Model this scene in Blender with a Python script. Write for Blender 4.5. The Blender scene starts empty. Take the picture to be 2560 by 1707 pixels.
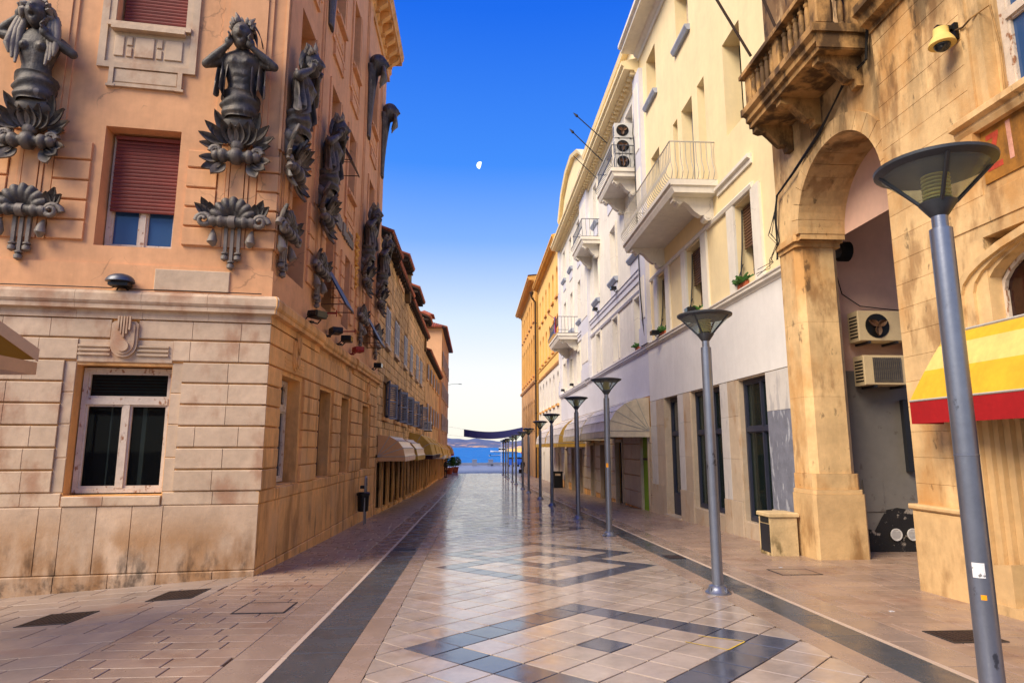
import bpy, bmesh, math, random
from mathutils import Vector, Matrix
R = math.radians
rnd = random.Random(11)
sc = bpy.context.scene
col = sc.collection

# ------------------------------------------------------------------ camera
cd = bpy.data.cameras.new('camera'); cd.lens = 22.5; cd.sensor_width = 36; cd.clip_start = 0.05; cd.clip_end = 60000
cam = bpy.data.objects.new('camera', cd); col.objects.link(cam)
cam.location = (0, 0, 1.78); cam.rotation_euler = (math.pi/2 + 0.1632, 0, -0.0585)
sc.camera = cam
# ------------------------------------------------------------------ sky, sun, exposure
SUN_EL, SUN_AZ = R(42), R(234)        # azimuth measured from +Y towards +X: behind the camera, to the left
w = bpy.data.worlds.new('World'); sc.world = w; w.use_nodes = True
nt = w.node_tree; bg = nt.nodes['Background']
sky = nt.nodes.new('ShaderNodeTexSky'); sky.sky_type = 'NISHITA'; sky.sun_disc = False
sky.sun_elevation = SUN_EL; sky.sun_rotation = SUN_AZ
sky.air_density = 1.0; sky.dust_density = 0.6; sky.ozone_density = 4.0; sky.altitude = 0
# the sky is graded by height alone: cream at the horizon, deep blue from forty degrees up
tc = nt.nodes.new('ShaderNodeTexCoord'); sp = nt.nodes.new('ShaderNodeSeparateXYZ'); rp = nt.nodes.new('ShaderNodeValToRGB')
nt.links.new(tc.outputs['Generated'], sp.inputs[0]); nt.links.new(sp.outputs['Z'], rp.inputs[0])
SK = [(0.0,(1.0,.93,.80)),(.06,(1.0,.97,.90)),(.12,(.97,.97,.96)),(.196,(.72,.84,.97)),(.314,(.22,.45,1.0)),(.418,(.05,.27,.98)),(.60,(.004,.14,.86)),(1.0,(.003,.11,.72))]
while len(rp.color_ramp.elements) < len(SK): rp.color_ramp.elements.new(.5)
for e_,(p_,c_) in zip(rp.color_ramp.elements, SK): e_.position = p_; e_.color = tuple(v*.2 for v in c_)+(1,)
sc_ = nt.nodes.new('ShaderNodeVectorMath'); sc_.operation = 'SCALE'; sc_.inputs['Scale'].default_value = 5.0*4.2
nt.links.new(rp.outputs[0], sc_.inputs[0])
mx_ = nt.nodes.new('ShaderNodeMix'); mx_.data_type = 'RGBA'; mx_.inputs[0].default_value = .94
nt.links.new(sky.outputs[0], mx_.inputs[6]); nt.links.new(sc_.outputs[0], mx_.inputs[7]); nt.links.new(mx_.outputs[2], bg.inputs[0])
bg.inputs[1].default_value = 0.11
sl = bpy.data.lights.new('sun', 'SUN'); sl.energy = 2.65; sl.angle = R(36); sl.color = (1.0, 0.84, 0.62)
so = bpy.data.objects.new('sun', sl); col.objects.link(so)
d = Vector((math.sin(SUN_AZ)*math.cos(SUN_EL), math.cos(SUN_AZ)*math.cos(SUN_EL), math.sin(SUN_EL)))
so.rotation_euler = d.to_track_quat('Z', 'Y').to_euler(); so.location = (0, -20, 40)
sc.view_settings.view_transform = 'Standard'; sc.view_settings.look = 'None'
sc.view_settings.exposure = 1.15; sc.view_settings.gamma = 1.0

# ------------------------------------------------------------------ helpers
WM = {}
def tag(o, label=None, cat=None, group=None, kind=None):
    if label: o['label'] = label
    if cat: o['category'] = cat
    if group: o['group'] = group
    if kind: o['kind'] = kind
    return o
def thing(name, loc, label, cat, rz=0, group=None):
    o = bpy.data.objects.new(name, None); col.objects.link(o)
    o.location = loc; o.rotation_euler = (0, 0, rz); o.empty_display_size = .2
    WM[o.name] = Matrix.Translation(loc) @ Matrix.Rotation(rz, 4, 'Z')
    return tag(o, label, cat, group)
def link(name, me, parent=None, loc=None, rz=0, local=True):
    o = bpy.data.objects.new(name, me); col.objects.link(o)
    if parent is not None:
        o.parent = parent
        if not local:
            o.matrix_parent_inverse = WM.get(parent.name, Matrix()).inverted(); WM[o.name] = Matrix()
        else: WM[o.name] = WM.get(parent.name, Matrix())
    if loc is not None: o.location = loc
    if rz: o.rotation_euler = (0, 0, rz)
    return o
def copy_tree(o, parent=None):
    c = o.copy(); col.objects.link(c); c.parent = parent
    for ch in o.children: copy_tree(ch, c)
    return c
class MB:
    def __init__(s): s.v = []; s.f = []
    def add(s, vs, fs):
        n = len(s.v); s.v += [tuple(p) for p in vs]; s.f += [tuple(i+n for i in f) for f in fs]; return s
    def hexa(s, p): return s.add(p, [(0,1,2,3),(4,5,6,7),(0,1,5,4),(1,2,6,5),(2,3,7,6),(3,0,4,7)])
    def box(s, x0, x1, y0, y1, z0, z1):
        return s.hexa([(x0,y0,z0),(x1,y0,z0),(x1,y1,z0),(x0,y1,z0),(x0,y0,z1),(x1,y0,z1),(x1,y1,z1),(x0,y1,z1)])
    def fbox(s, F, s0, s1, z0, z1, d0, d1):
        return s.hexa([F(s0,z0,d0),F(s1,z0,d0),F(s1,z1,d0),F(s0,z1,d0),F(s0,z0,d1),F(s1,z0,d1),F(s1,z1,d1),F(s0,z1,d1)])
    def block(s, F, s0, s1, z0, z1, d0, d1, cs=.004, cz=.018):
        q = [F(s0,z0,d0),F(s1,z0,d0),F(s1,z1,d0),F(s0,z1,d0)]
        m = d1-max(cs, cz)
        q += [F(s0,z0,m),F(s1,z0,m),F(s1,z1,m),F(s0,z1,m)]
        q += [F(s0+cs,z0+cz,d1),F(s1-cs,z0+cz,d1),F(s1-cs,z1-cz,d1),F(s0+cs,z1-cz,d1)]
        f = [(8,9,10,11)]
        for a in range(4):
            b = (a+1)%4; f += [(a,b,b+4,a+4),(a+4,b+4,b+8,a+8)]
        return s.add(q, f)
    def prism(s, poly, mp, t0, t1):
        n = len(poly); vs = [mp(a,b,t0) for a,b in poly]+[mp(a,b,t1) for a,b in poly]
        fs = [tuple(range(n)), tuple(range(n,2*n))]+[(i,(i+1)%n,(i+1)%n+n,i+n) for i in range(n)]
        return s.add(vs, fs)
    def tube(s, pts, r, n=6, cap=True, flat=1.0):
        pts = [Vector(p) for p in pts]; N = len(pts); rs = r if isinstance(r,(list,tuple)) else [r]*N
        up = None; vs = []
        for i,p in enumerate(pts):
            t = (pts[min(i+1,N-1)]-pts[max(i-1,0)])
            if t.length < 1e-9: t = Vector((0,0,1))
            t.normalize()
            if up is None:
                a = Vector((0,0,1)) if abs(t.z) < .9 else Vector((0,1,0))
                up = t.cross(a).normalized()
            up = (up - t*up.dot(t))
            up = up.normalized() if up.length > 1e-6 else t.orthogonal().normalized()
            w_ = t.cross(up)
            for k in range(n):
                a = 2*math.pi*k/n; vs.append(p + (up*math.cos(a)+w_*math.sin(a)*flat)*rs[i])
        fs = [(i*n+k, i*n+(k+1)%n, (i+1)*n+(k+1)%n, (i+1)*n+k) for i in range(N-1) for k in range(n)]
        if cap: fs += [tuple(range(n)), tuple(range((N-1)*n, N*n))]
        return s.add(vs, fs)
    def cyl(s, p0, p1, r0, r1=None, n=12): return s.tube([p0,p1],[r0,r0 if r1 is None else r1],n)
    def lathe(s, prof, n=16, c=(0,0,0), ax='z'):
        vs = []
        for r,h in prof:
            for k in range(n):
                a = 2*math.pi*k/n; x,y = r*math.cos(a), r*math.sin(a)
                p = (x,y,h) if ax=='z' else ((h,x,y) if ax=='x' else (x,h,y))
                vs.append((p[0]+c[0],p[1]+c[1],p[2]+c[2]))
        N = len(prof)
        fs = [(i*n+k, i*n+(k+1)%n, (i+1)*n+(k+1)%n, (i+1)*n+k) for i in range(N-1) for k in range(n)]
        fs += [tuple(range(n)), tuple(range((N-1)*n, N*n))]
        return s.add(vs, fs)
    def ball(s, c, r, nu=12, nv=8, fn=None):
        rx,ry,rz = r if isinstance(r,(tuple,list)) else (r,r,r)
        vs = []
        for j in range(1,nv):
            ph = math.pi*j/nv
            for i in range(nu):
                th = 2*math.pi*i/nu
                d = Vector((math.sin(ph)*math.cos(th), math.sin(ph)*math.sin(th), math.cos(ph)))
                k = fn(d) if fn else 1
                vs.append((c[0]+d.x*rx*k, c[1]+d.y*ry*k, c[2]+d.z*rz*k))
        fs = [((j)*nu+i,(j)*nu+(i+1)%nu,(j+1)*nu+(i+1)%nu,(j+1)*nu+i) for j in range(nv-2) for i in range(nu)]
        n = len(vs); vs += [(c[0],c[1],c[2]+rz*(fn(Vector((0,0,1))) if fn else 1)),(c[0],c[1],c[2]-rz*(fn(Vector((0,0,-1))) if fn else 1))]
        fs += [(n,i,(i+1)%nu) for i in range(nu)]+[(n+1,(nv-2)*nu+i,(nv-2)*nu+(i+1)%nu) for i in range(nu)]
        return s.add(vs, fs)
    def grid(s, fn, nu, nv, cu=False):
        vs = [fn(i/(nu if cu else nu-1), j/(nv-1)) for j in range(nv) for i in range(nu)]
        fs = [(j*nu+i, j*nu+(i+1)%nu, (j+1)*nu+(i+1)%nu, (j+1)*nu+i) for j in range(nv-1) for i in range(nu if cu else nu-1)]
        return s.add(vs, fs)
    def mesh(s, name, m, smooth=None):
        me = bpy.data.meshes.new(name); me.from_pydata(s.v, [], s.f)
        b = bmesh.new(); b.from_mesh(me); bmesh.ops.recalc_face_normals(b, faces=b.faces); b.to_mesh(me); b.free()
        if m is not None: me.materials.append(m)
        if smooth:
            me.polygons.foreach_set('use_smooth', [True]*len(me.polygons)); me.set_sharp_from_angle(angle=R(smooth))
        me.update(); return me
    def build(s, name, m, parent=None, smooth=None, local=False, kind=None):
        me = s.mesh(name, m, smooth)
        if parent is None:
            xs = [v[0] for v in s.v]; ys = [v[1] for v in s.v]; zs = [v[2] for v in s.v]
            c = Vector(((min(xs)+max(xs))/2,(min(ys)+max(ys))/2,min(zs)))
            me.transform(Matrix.Translation(-c)); o = link(name, me); o.location = c; WM[o.name] = Matrix.Translation(c)
        else: o = link(name, me, parent, local=local)
        if kind: o['kind'] = kind
        return o
def fuse(mb, name, m, vox=.02, it=3):
    """melt overlapping closed pieces into one continuous skin"""
    me = mb.mesh(name, m); o = bpy.data.objects.new('tmp', me); col.objects.link(o)
    r_ = o.modifiers.new('r','REMESH'); r_.mode = 'VOXEL'; r_.voxel_size = vox; r_.use_smooth_shade = True
    if it: s_ = o.modifiers.new('s','SMOOTH'); s_.iterations = it; s_.factor = .5
    dg = bpy.context.evaluated_depsgraph_get(); dg.update()
    me2 = bpy.data.meshes.new_from_object(o.evaluated_get(dg)); me2.name = name
    bpy.data.objects.remove(o)
    if not me2.materials: me2.materials.append(m)
    me2.polygons.foreach_set('use_smooth', [True]*len(me2.polygons))
    return me2
def frame(ox, oy, ux, uy, nx, ny):
    return lambda s_, z, d_=0.0: (ox+ux*s_+nx*d_, oy+uy*s_+ny*d_, z)
def XF(x, sgn):               # wall in the plane X = x, running along Y, facing +X (sgn 1) or -X (sgn -1)
    return lambda s_, z, d_=0.0: (x+sgn*d_, s_, z)
def wall(F, s0, s1, z0, z1, holes, depth=.25, mb=None, openb=False):
    """plaster sheet with openings; a hole is (a,b,c,d) or (a,b,c,d,'arch') with its springing (b-a)/2 below d"""
    mb = mb or MB()
    S = sorted({s0,s1,*[v for h in holes for v in h[:2]]}); Zs = sorted({z0,z1,*[v for h in holes for v in h[2:4]]})
    S = [v for v in S if s0<=v<=s1]; Zs = [v for v in Zs if z0<=v<=z1]
    for i in range(len(S)-1):
        for j in range(len(Zs)-1):
            cs, cz = (S[i]+S[i+1])/2, (Zs[j]+Zs[j+1])/2
            if any(h[0]<cs<h[1] and h[2]<cz<h[3] for h in holes): continue
            mb.add([F(S[i],Zs[j]),F(S[i+1],Zs[j]),F(S[i+1],Zs[j+1]),F(S[i],Zs[j+1])],[(0,1,2,3)])
    for h in holes:
        a,b,c,d_ = h[:4]
        if len(h) > 4:
            r = (b-a)/2; cz = d_-r; m = (a+b)/2
            arc = [(m-r*math.cos(math.pi*k/12), cz+r*math.sin(math.pi*k/12)) for k in range(13)]
            for k in range(12):
                p,q = arc[k],arc[k+1]
                mb.add([F(*p),F(*q),F(q[0],d_),F(p[0],d_)],[(0,1,2,3)])
            line = [(a,c)]+arc+[(b,c)]
        else: line = [(a,c),(a,d_),(b,d_),(b,c)]
        line = line+([] if openb else [line[0]])
        for p,q in zip(line,line[1:]): mb.add([F(*p),F(*q),F(q[0],q[1],-depth),F(p[0],p[1],-depth)],[(0,1,2,3)])
    return mb
def sweep(F, s0, s1, prof, mb=None):
    mb = mb or MB()
    return mb.prism(prof, lambda a,b,t: F(t,b,a), s0, s1)

# ------------------------------------------------------------------ materials
def lin(r,g,b): return tuple(((c/255/12.92) if c/255 <= .04045 else ((c/255+.055)/1.055)**2.4) for c in (r,g,b))+(1,)
def mat(name, c, rough=.8, var=.15, scale=1.5, bump=.15, bscale=30, metal=0, rv=.0, spec=.4, stains=(), streak=0, rough_var=0, coat=0, ior=None, worn=None, crack=0):
    m = bpy.data.materials.new(name); m.use_nodes = True; t = m.node_tree; N = t.nodes; L = t.links; b = N['Principled BSDF']
    b.inputs['Roughness'].default_value = rough; b.inputs['Metallic'].default_value = metal
    b.inputs['Specular IOR Level'].default_value = spec
    if ior: b.inputs['IOR'].default_value = ior
    if coat: b.inputs['Coat Weight'].default_value = coat
    geo = N.new('ShaderNodeNewGeometry')
    def noise(s_, det=5, vec=None, rg=.6):
        n = N.new('ShaderNodeTexNoise'); n.inputs['Scale'].default_value = s_; n.inputs['Detail'].default_value = det; n.inputs['Roughness'].default_value = rg
        L.new(vec or geo.outputs['Position'], n.inputs['Vector']); return n.outputs['Fac']
    def mr(v, a, b_, c0, c1, smooth=False):
        n = N.new('ShaderNodeMapRange'); n.interpolation_type = 'SMOOTHSTEP' if smooth else 'LINEAR'
        for k,x in zip(('From Min','From Max','To Min','To Max'),(a,b_,c0,c1)): n.inputs[k].default_value = x
        L.new(v, n.inputs['Value']); return n.outputs[0]
    def math_(op, a, b_):
        n = N.new('ShaderNodeMath'); n.operation = op
        for i,x in enumerate((a,b_)):
            if isinstance(x,(int,float)): n.inputs[i].default_value = x
            else: L.new(x, n.inputs[i])
        return n.outputs[0]
    def mapped(sx, sy, sz):
        n = N.new('ShaderNodeVectorMath'); n.operation = 'MULTIPLY'; L.new(geo.outputs['Position'], n.inputs[0]); n.inputs[1].default_value = (sx,sy,sz); return n.outputs[0]
    f = mr(noise(scale), .3, .7, 1-var, 1+var)
    f = math_('MULTIPLY', f, mr(noise(scale*7, 4), .3, .7, 1-var*.5, 1+var*.5))
    if streak: f = math_('MULTIPLY', f, mr(noise(5, 4, mapped(1,1,.12)), .35, .7, 1+streak*.4, 1-streak))
    if rv:
        oi = N.new('ShaderNodeObjectInfo'); f = math_('MULTIPLY', f, mr(oi.outputs['Random'],0,1,1-rv,1+rv))
        f = math_('MULTIPLY', f, mr(geo.outputs['Random Per Island'],0,1,1-rv,1+rv))
    mx = N.new('ShaderNodeVectorMath'); mx.operation = 'SCALE'; mx.inputs[0].default_value = c[:3]; L.new(f, mx.inputs['Scale'])
    cur = mx.outputs[0]
    sep = N.new('ShaderNodeSeparateXYZ'); L.new(geo.outputs['Position'], sep.inputs[0])
    for st in stains:   # (colour, scale, lo, hi, z_full, z_none, strength, stretch)
        sc_, lo, hi, zf, zn, k, sz = st[1:]
        mask = mr(noise(sc_, 6, mapped(1,1,sz)), lo, hi, 0, 1, True)
        if zf is not None: mask = math_('MULTIPLY', mask, mr(sep.outputs['Z'], zn, zf, 0, 1, True))
        mask = math_('MULTIPLY', mask, k)
        n = N.new('ShaderNodeMix'); n.data_type = 'RGBA'; L.new(mask, n.inputs[0]); L.new(cur, n.inputs[6]); n.inputs[7].default_value = st[0]; cur = n.outputs[2]
    if worn:
        mask = mr(geo.outputs['Pointiness'], .515, .60, 0, .75, True)
        n = N.new('ShaderNodeMix'); n.data_type = 'RGBA'; L.new(mask, n.inputs[0]); L.new(cur, n.inputs[6]); n.inputs[7].default_value = worn; cur = n.outputs[2]
    if crack:
        wn = N.new('ShaderNodeTexNoise'); wn.inputs['Scale'].default_value = 2.2; wn.inputs['Detail'].default_value = 6; L.new(geo.outputs['Position'], wn.inputs['Vector'])
        ad = N.new('ShaderNodeVectorMath'); ad.operation = 'MULTIPLY_ADD'; L.new(wn.outputs['Color'], ad.inputs[0]); ad.inputs[1].default_value = (.5,.5,.5); L.new(geo.outputs['Position'], ad.inputs[2])
        vo = N.new('ShaderNodeTexVoronoi'); vo.feature = 'DISTANCE_TO_EDGE'; vo.inputs['Scale'].default_value = .8; L.new(ad.outputs[0], vo.inputs['Vector'])
        mask = math_('MULTIPLY', mr(vo.outputs['Distance'], .004, .009, crack, 0, True), mr(noise(.7,3), .5, .6, 0, 1, True))
        n = N.new('ShaderNodeMix'); n.data_type = 'RGBA'; L.new(mask, n.inputs[0]); L.new(cur, n.inputs[6]); n.inputs[7].default_value = (.06,.035,.02,1); cur = n.outputs[2]
    L.new(cur, b.inputs['Base Color'])
    if rough_var: L.new(mr(noise(scale*2.3,5), .35,.65, max(.02,rough-rough_var), rough+rough_var), b.inputs['Roughness'])
    if bump:
        bn = N.new('ShaderNodeBump'); bn.inputs['Strength'].default_value = bump; bn.inputs['Distance'].default_value = .01
        h = math_('ADD', noise(bscale, 6), math_('MULTIPLY', noise(bscale*.22, 4), 2.0))
        L.new(h, bn.inputs['Height']); L.new(bn.outputs[0], b.inputs['Normal'])
    return m
def glass(name, tint=(.02,.025,.03,1), clear=0.0, rough=.03, spec=.5):
    m = bpy.data.materials.new(name); m.use_nodes = True; t = m.node_tree; b = t.nodes['Principled BSDF']
    b.inputs['Base Color'].default_value = tint; b.inputs['Roughness'].default_value = rough; b.inputs['Specular IOR Level'].default_value = spec
    if clear:
        tr = t.nodes.new('ShaderNodeBsdfTransparent'); mx = t.nodes.new('ShaderNodeMixShader'); mx.inputs[0].default_value = clear
        tr.inputs[0].default_value = (.8,.9,.9,1)
        t.links.new(b.outputs[0], mx.inputs[1]); t.links.new(tr.outputs[0], mx.inputs[2]); t.links.new(mx.outputs[0], t.nodes['Material Output'].inputs[0])
    return m
M = {}
DIRT = lin(120,78,30); SOOT = lin(38,30,26)
M['orange'] = mat('orange_plaster', lin(220,166,120), .85, .12, .9, .14, 60, streak=.10, crack=.32, stains=[(lin(225,170,125),.8,.5,.75,None,0,.5,1),(lin(150,92,48),1.6,.62,.8,None,0,.35,.3)])
M['pale'] = mat('pale_limestone', lin(198,174,146), .75, .16, 1.2, .25, 45, rv=.07, stains=[(lin(156,108,78),1.9,.48,.7,None,0,.7,.6)])
M['base'] = mat('stained_limestone', lin(196,170,142), .75, .18, 1.0, .3, 40, rv=.05,
    stains=[(lin(168,126,82),1.3,.36,.6,.3,.95,.85,.6),(DIRT,2.6,.45,.65,-.05,.8,.6,.3),(SOOT,3.4,.5,.64,-.2,.6,.8,.35),(SOOT,9,.45,.7,-.3,.02,.7,1)])
M['base2'] = mat('ochre_limestone', lin(222,168,102), .75, .16, 1.3, .3, 40, rv=.08, streak=.14,
    stains=[(lin(205,165,120),1.4,.5,.7,None,0,.6,.7),(DIRT,2.2,.5,.68,None,0,.55,.25),(SOOT,3.0,.56,.7,-.2,1.2,.75,.3)])
M['bronze'] = mat('dark_stone_sculpture', lin(66,62,60), .55, .4, 5, .6, 36, spec=.45, stains=[(lin(112,98,82),4,.5,.7,None,0,.6,1),(lin(150,144,134),7,.6,.68,None,0,.5,.25),(lin(22,20,20),6,.55,.7,None,0,.7,.5)], worn=lin(132,122,112))
M['shutter_red'] = mat('red_shutter', lin(118,50,40), .6, .18, 3, .1, 80, rv=.12)
M['frame_white'] = mat('peeling_white_paint', lin(205,190,172), .6, .12, 6, .25, 90, stains=[(lin(140,88,48),14,.58,.66,None,0,.9,.5)])
M['dark'] = mat('dark_interior', (.012,.011,.010,1), .9, .1, 2, 0)
M['glass'] = glass('window_glass'); M['glass_blue'] = glass('window_glass_blue', (.03,.08,.2,1)); M['glass_clear'] = glass('shop_glass', (.02,.03,.03,1), .7)
M['metal_dark'] = mat('dark_metal', lin(34,36,42), .45, .1, 5, .05, 80, spec=.5)
M['metal_grey'] = mat('grey_metal', lin(90,94,104), .4, .1, 4, .05, 60, metal=.6)
M['wood_brown'] = mat('brown_wood', lin(95,66,44), .6, .2, 4, .2, 60)
M['oldstone'] = mat('old_rubble_stone', lin(208,168,114), .85, .25, 1.4, .5, 18, rv=.2, stains=[(lin(105,72,36),1.1,.5,.72,None,0,.6,.5),(SOOT,1.3,.58,.75,None,0,.6,.4)])
M['mortar'] = mat('old_mortar', lin(120,92,56), .9, .2, 2, .5, 30)
M['tile'] = mat('roof_tile', lin(158,84,54), .8, .25, 3, .2, 30, rv=.15, stains=[(lin(90,60,40),2.4,.5,.7,None,0,.7,1)])
M['eave_wood'] = mat('eave_timber', lin(60,44,34), .8, .2, 4, .3, 30)
M['shutter_blue'] = mat('blue_grey_shutter', lin(112,122,142), .6, .12, 4, .1, 60)
M['shutter_pale'] = mat('pale_shutter', lin(172,178,186), .6, .12, 4, .1, 60)
M['peach'] = mat('peach_plaster', lin(224,176,130), .85, .06, 1, .1, 40)
M['cream'] = mat('cream_plaster', lin(228,222,208), .8, .07, .8, .1, 60, streak=.07, crack=.3)
M['yellow'] = mat('pale_yellow_plaster', lin(240,220,172), .8, .06, .8, .08, 60, streak=.04)
M['white'] = mat('white_plaster', lin(222,220,216), .8, .05, .8, .08, 60, streak=.04)
M['lilac'] = mat('lilac_shaded_white_plaster', lin(206,206,214), .8, .05, .8, .08, 60)  # white plaster with the lilac of its shade put into the colour
M['gold'] = mat('golden_plaster', lin(240,194,112), .85, .08, .8, .1, 40, streak=.06)
M['gold2'] = mat('dark_golden_plaster', lin(224,168,84), .85, .1, .8, .1, 40, streak=.08)
M['greysill'] = mat('grey_sill', lin(160,168,184), .7, .1, 3, .1, 50)
M['honey'] = mat('honey_limestone', lin(216,182,130), .8, .16, 1.1, .28, 40, rv=.06, streak=.12, stains=[(lin(186,128,58),1.1,.46,.68,None,0,.65,.5),(lin(128,88,48),2.4,.54,.68,None,0,.6,.35),(lin(92,62,30),.9,.42,.56,8.6,5.4,.85,.5),(lin(40,28,18),2.2,.52,.62,8.4,5.6,.85,.3),(SOOT,5,.62,.7,None,0,.6,.5)])
M['honey2'] = mat('stained_honey_limestone', lin(206,172,122), .8, .14, 1.2, .3, 40, rv=.04, stains=[(DIRT,1.8,.45,.65,.1,1.3,.7,.4),(SOOT,3,.58,.72,-.2,1.0,.5,.4)])
M['balc'] = mat('sooty_balcony_stone', lin(178,138,84), .8, .2, 2, .4, 40, stains=[(lin(50,34,20),2.6,.40,.58,None,0,.85,.5)])
M['alley_pink'] = mat('pink_plaster', lin(216,178,158), .85, .08, 1, .1, 50)
M['alley_grey'] = mat('grey_painted_wall', lin(122,118,112), .7, .1, 1, .1, 50, stains=[(lin(90,82,74),5,.62,.7,None,0,.6,1)])
M['alley_black'] = mat('peeling_black_paint', lin(34,32,32), .7, .2, 4, .4, 50, stains=[(lin(170,160,148),4.5,.6,.66,None,0,.85,1)])
M['marble_g'] = mat('grey_veined_marble', lin(118,122,136), .3, .18, 4, .03, 40, stains=[(lin(190,196,205),7,.56,.62,None,0,.6,.25)])
M['marble_w'] = mat('white_veined_marble', lin(206,202,196), .35, .06, 3, .03, 40, stains=[(lin(150,150,156),5,.55,.62,None,0,.5,.2)])
M['marble_t'] = mat('tan_marble', lin(190,172,148), .4, .1, 2, .05, 40, rv=.08, stains=[(lin(165,120,70),3,.52,.7,None,0,.5,.4)])
M['door_navy'] = mat('navy_painted_wood', lin(46,50,66), .45, .1, 4, .05, 80)
M['green'] = mat('lime_green_panel', lin(120,165,20), .5, .1, 2, .03, 60)
M['awn_y'] = mat('yellow_awning_canvas', lin(216,172,40), .8, .12, 2, .25, 14, streak=.1)
M['awn_c'] = mat('cream_awning_canvas', lin(224,194,112), .8, .12, 2, .25, 14, streak=.1)
M['awn_r'] = mat('red_awning_canvas', lin(160,14,18), .8, .12, 2, .25, 14, streak=.1)
M['awn_tan'] = mat('tan_awning_canvas', lin(200,160,72), .8, .14, 2, .25, 14, streak=.1)
M['awn_sal'] = mat('salmon_awning_vinyl', lin(214,164,112), .3, .08, 2, .15, 12)
M['awn_w'] = mat('white_awning_canvas', lin(214,206,198), .7, .12, 2, .25, 14, streak=.1)
M['awn_b'] = mat('beige_awning_canvas', lin(208,180,128), .7, .12, 2, .25, 14, streak=.1)
M['navy'] = mat('navy_banner_cloth', lin(44,50,112), .8, .05, 2, .1, 60)
M['steel'] = mat('lamp_pole_steel', lin(132,138,152), .34, .08, 5, .05, 60, metal=.75, stains=[(lin(40,40,46),7,.62,.68,None,0,.7,.6)])
M['lamp_dark'] = mat('lamp_head_metal', lin(70,74,80), .45, .15, 6, .1, 60, metal=.4)
M['lamp_glass'] = glass('lamp_glass', (.35,.36,.34,1), .72, .1)
M['lamp_in'] = mat('lamp_louvre', lin(245,225,120), .4, .05, 3, 0)
M['ac'] = mat('air_conditioner_casing', lin(214,192,150), .5, .06, 4, .05, 60)
M['ac_w'] = mat('white_air_conditioner_casing', lin(205,205,200), .5, .06, 4, .05, 60)
M['black'] = mat('black_plastic', lin(18,18,20), .45, .1, 4, .05, 60)
M['rail'] = mat('pale_iron_rail', lin(176,172,162), .5, .1, 4, .05, 60)
M['binstone'] = mat('mossy_concrete_bin', lin(200,176,132), .85, .15, 3, .4, 50, stains=[(lin(70,60,20),4,.42,.6,-.2,.45,.85,.6)])
M['slab'] = mat('pink_limestone_slab', lin(160,136,116), .36, .12, 1.4, .10, 25, rv=.10, spec=.5, rough_var=.12, stains=[(lin(134,100,80),1.2,.5,.68,None,0,.6,1)])
M['slab_g'] = mat('grey_limestone_slab', lin(154,138,124), .42, .12, 1.4, .10, 25, rv=.08, spec=.5, rough_var=.1, stains=[(lin(160,118,90),1.0,.52,.7,None,0,.5,1)])
M['kerb'] = mat('pale_kerb_stone', lin(196,176,156), .4, .1, 2, .1, 30, rv=.05)
M['gutter'] = mat('grey_green_gutter_slab', lin(76,80,84), .24, .12, 1.5, .08, 25, rv=.06, spec=.5, rough_var=.1)
M['border'] = mat('border_slab', lin(154,134,118), .24, .1, 1.5, .08, 25, rv=.06, spec=.5, rough_var=.1)
M['ptile'] = mat('polished_paving_tile', lin(172,158,144), .18, .16, 1.6, .03, 20, rv=.09, spec=.8, rough_var=.09, ior=1.7, stains=[(lin(120,92,74),1.1,.5,.72,None,0,.5,1)])
M['dtile'] = mat('polished_dark_tile', lin(82,86,98), .14, .16, 2, .03, 20, rv=.1, spec=.8, rough_var=.05, ior=1.6)
M['joint'] = mat('mortar_bed', lin(60,46,38), .9, .15, 3, .2, 40)
M['prom'] = mat('promenade_slab', lin(118,126,146), .45, .08, .6, .05, 10, rv=.05, spec=.5)
M['iron'] = mat('cast_iron_cover', lin(52,38,32), .6, .2, 6, .4, 60)
M['cable'] = mat('cable_sheath', lin(24,22,20), .6, .1, 5, 0)
M['leaf'] = mat('green_leaves', lin(64,110,40), .6, .25, 9, 0, rv=.2)
M['terracotta'] = mat('terracotta', lin(176,92,60), .8, .1, 4, .1, 40)
M['cloth_dark'] = mat('dark_clothes', lin(26,26,32), .85, .15, 6, .1, 60)
M['skin'] = mat('skin', lin(190,140,112), .6, .05, 4, 0)
M['awn_g'] = mat('grey_cream_awning_canvas', lin(212,198,168), .7, .12, 2, .25, 14, streak=.1)
# ================================================================== GROUND
PY = [-60,0,8.6,15.5,20,26.7,31.4,38,42.5,49.3,54,61,71,121,400]; PZ = [2.0,.17,-.10,-.29,-.39,-.58,-.69,-.85,-.94,-1.02,-1.08,-1.15,-1.23,-1.45,-1.5]
def prof(y):
    for i in range(len(PY)-1):
        if y <= PY[i+1]: return PZ[i]+(PZ[i+1]-PZ[i])*(y-PY[i])/(PY[i+1]-PY[i])
    return PZ[-1]
def gz(x, y): return prof(y) - .06*min(max(0,-3.35-x),12)*max(0,min(1,(14-y)/3))
def sheet(name, xs, ys, dz, m, parent=None, kind='structure'):
    mb = MB(); mb.v = [(x,y,gz(x,y)+dz) for y in ys for x in xs]; n = len(xs)
    mb.f = [(j*n+i,j*n+i+1,(j+1)*n+i+1,(j+1)*n+i) for j in range(len(ys)-1) for i in range(n-1)]
    o = mb.build(name, m, parent, kind=kind)
    return o
YS = sorted(set([float(v) for v in range(-60,121,3)]+PY[1:-1]))
sheet('ground', [-220,-60,-20,-12,-8,-6,-4.5,-3.4,0,6,12,60,220], YS, -.06, M['joint'])
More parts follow.
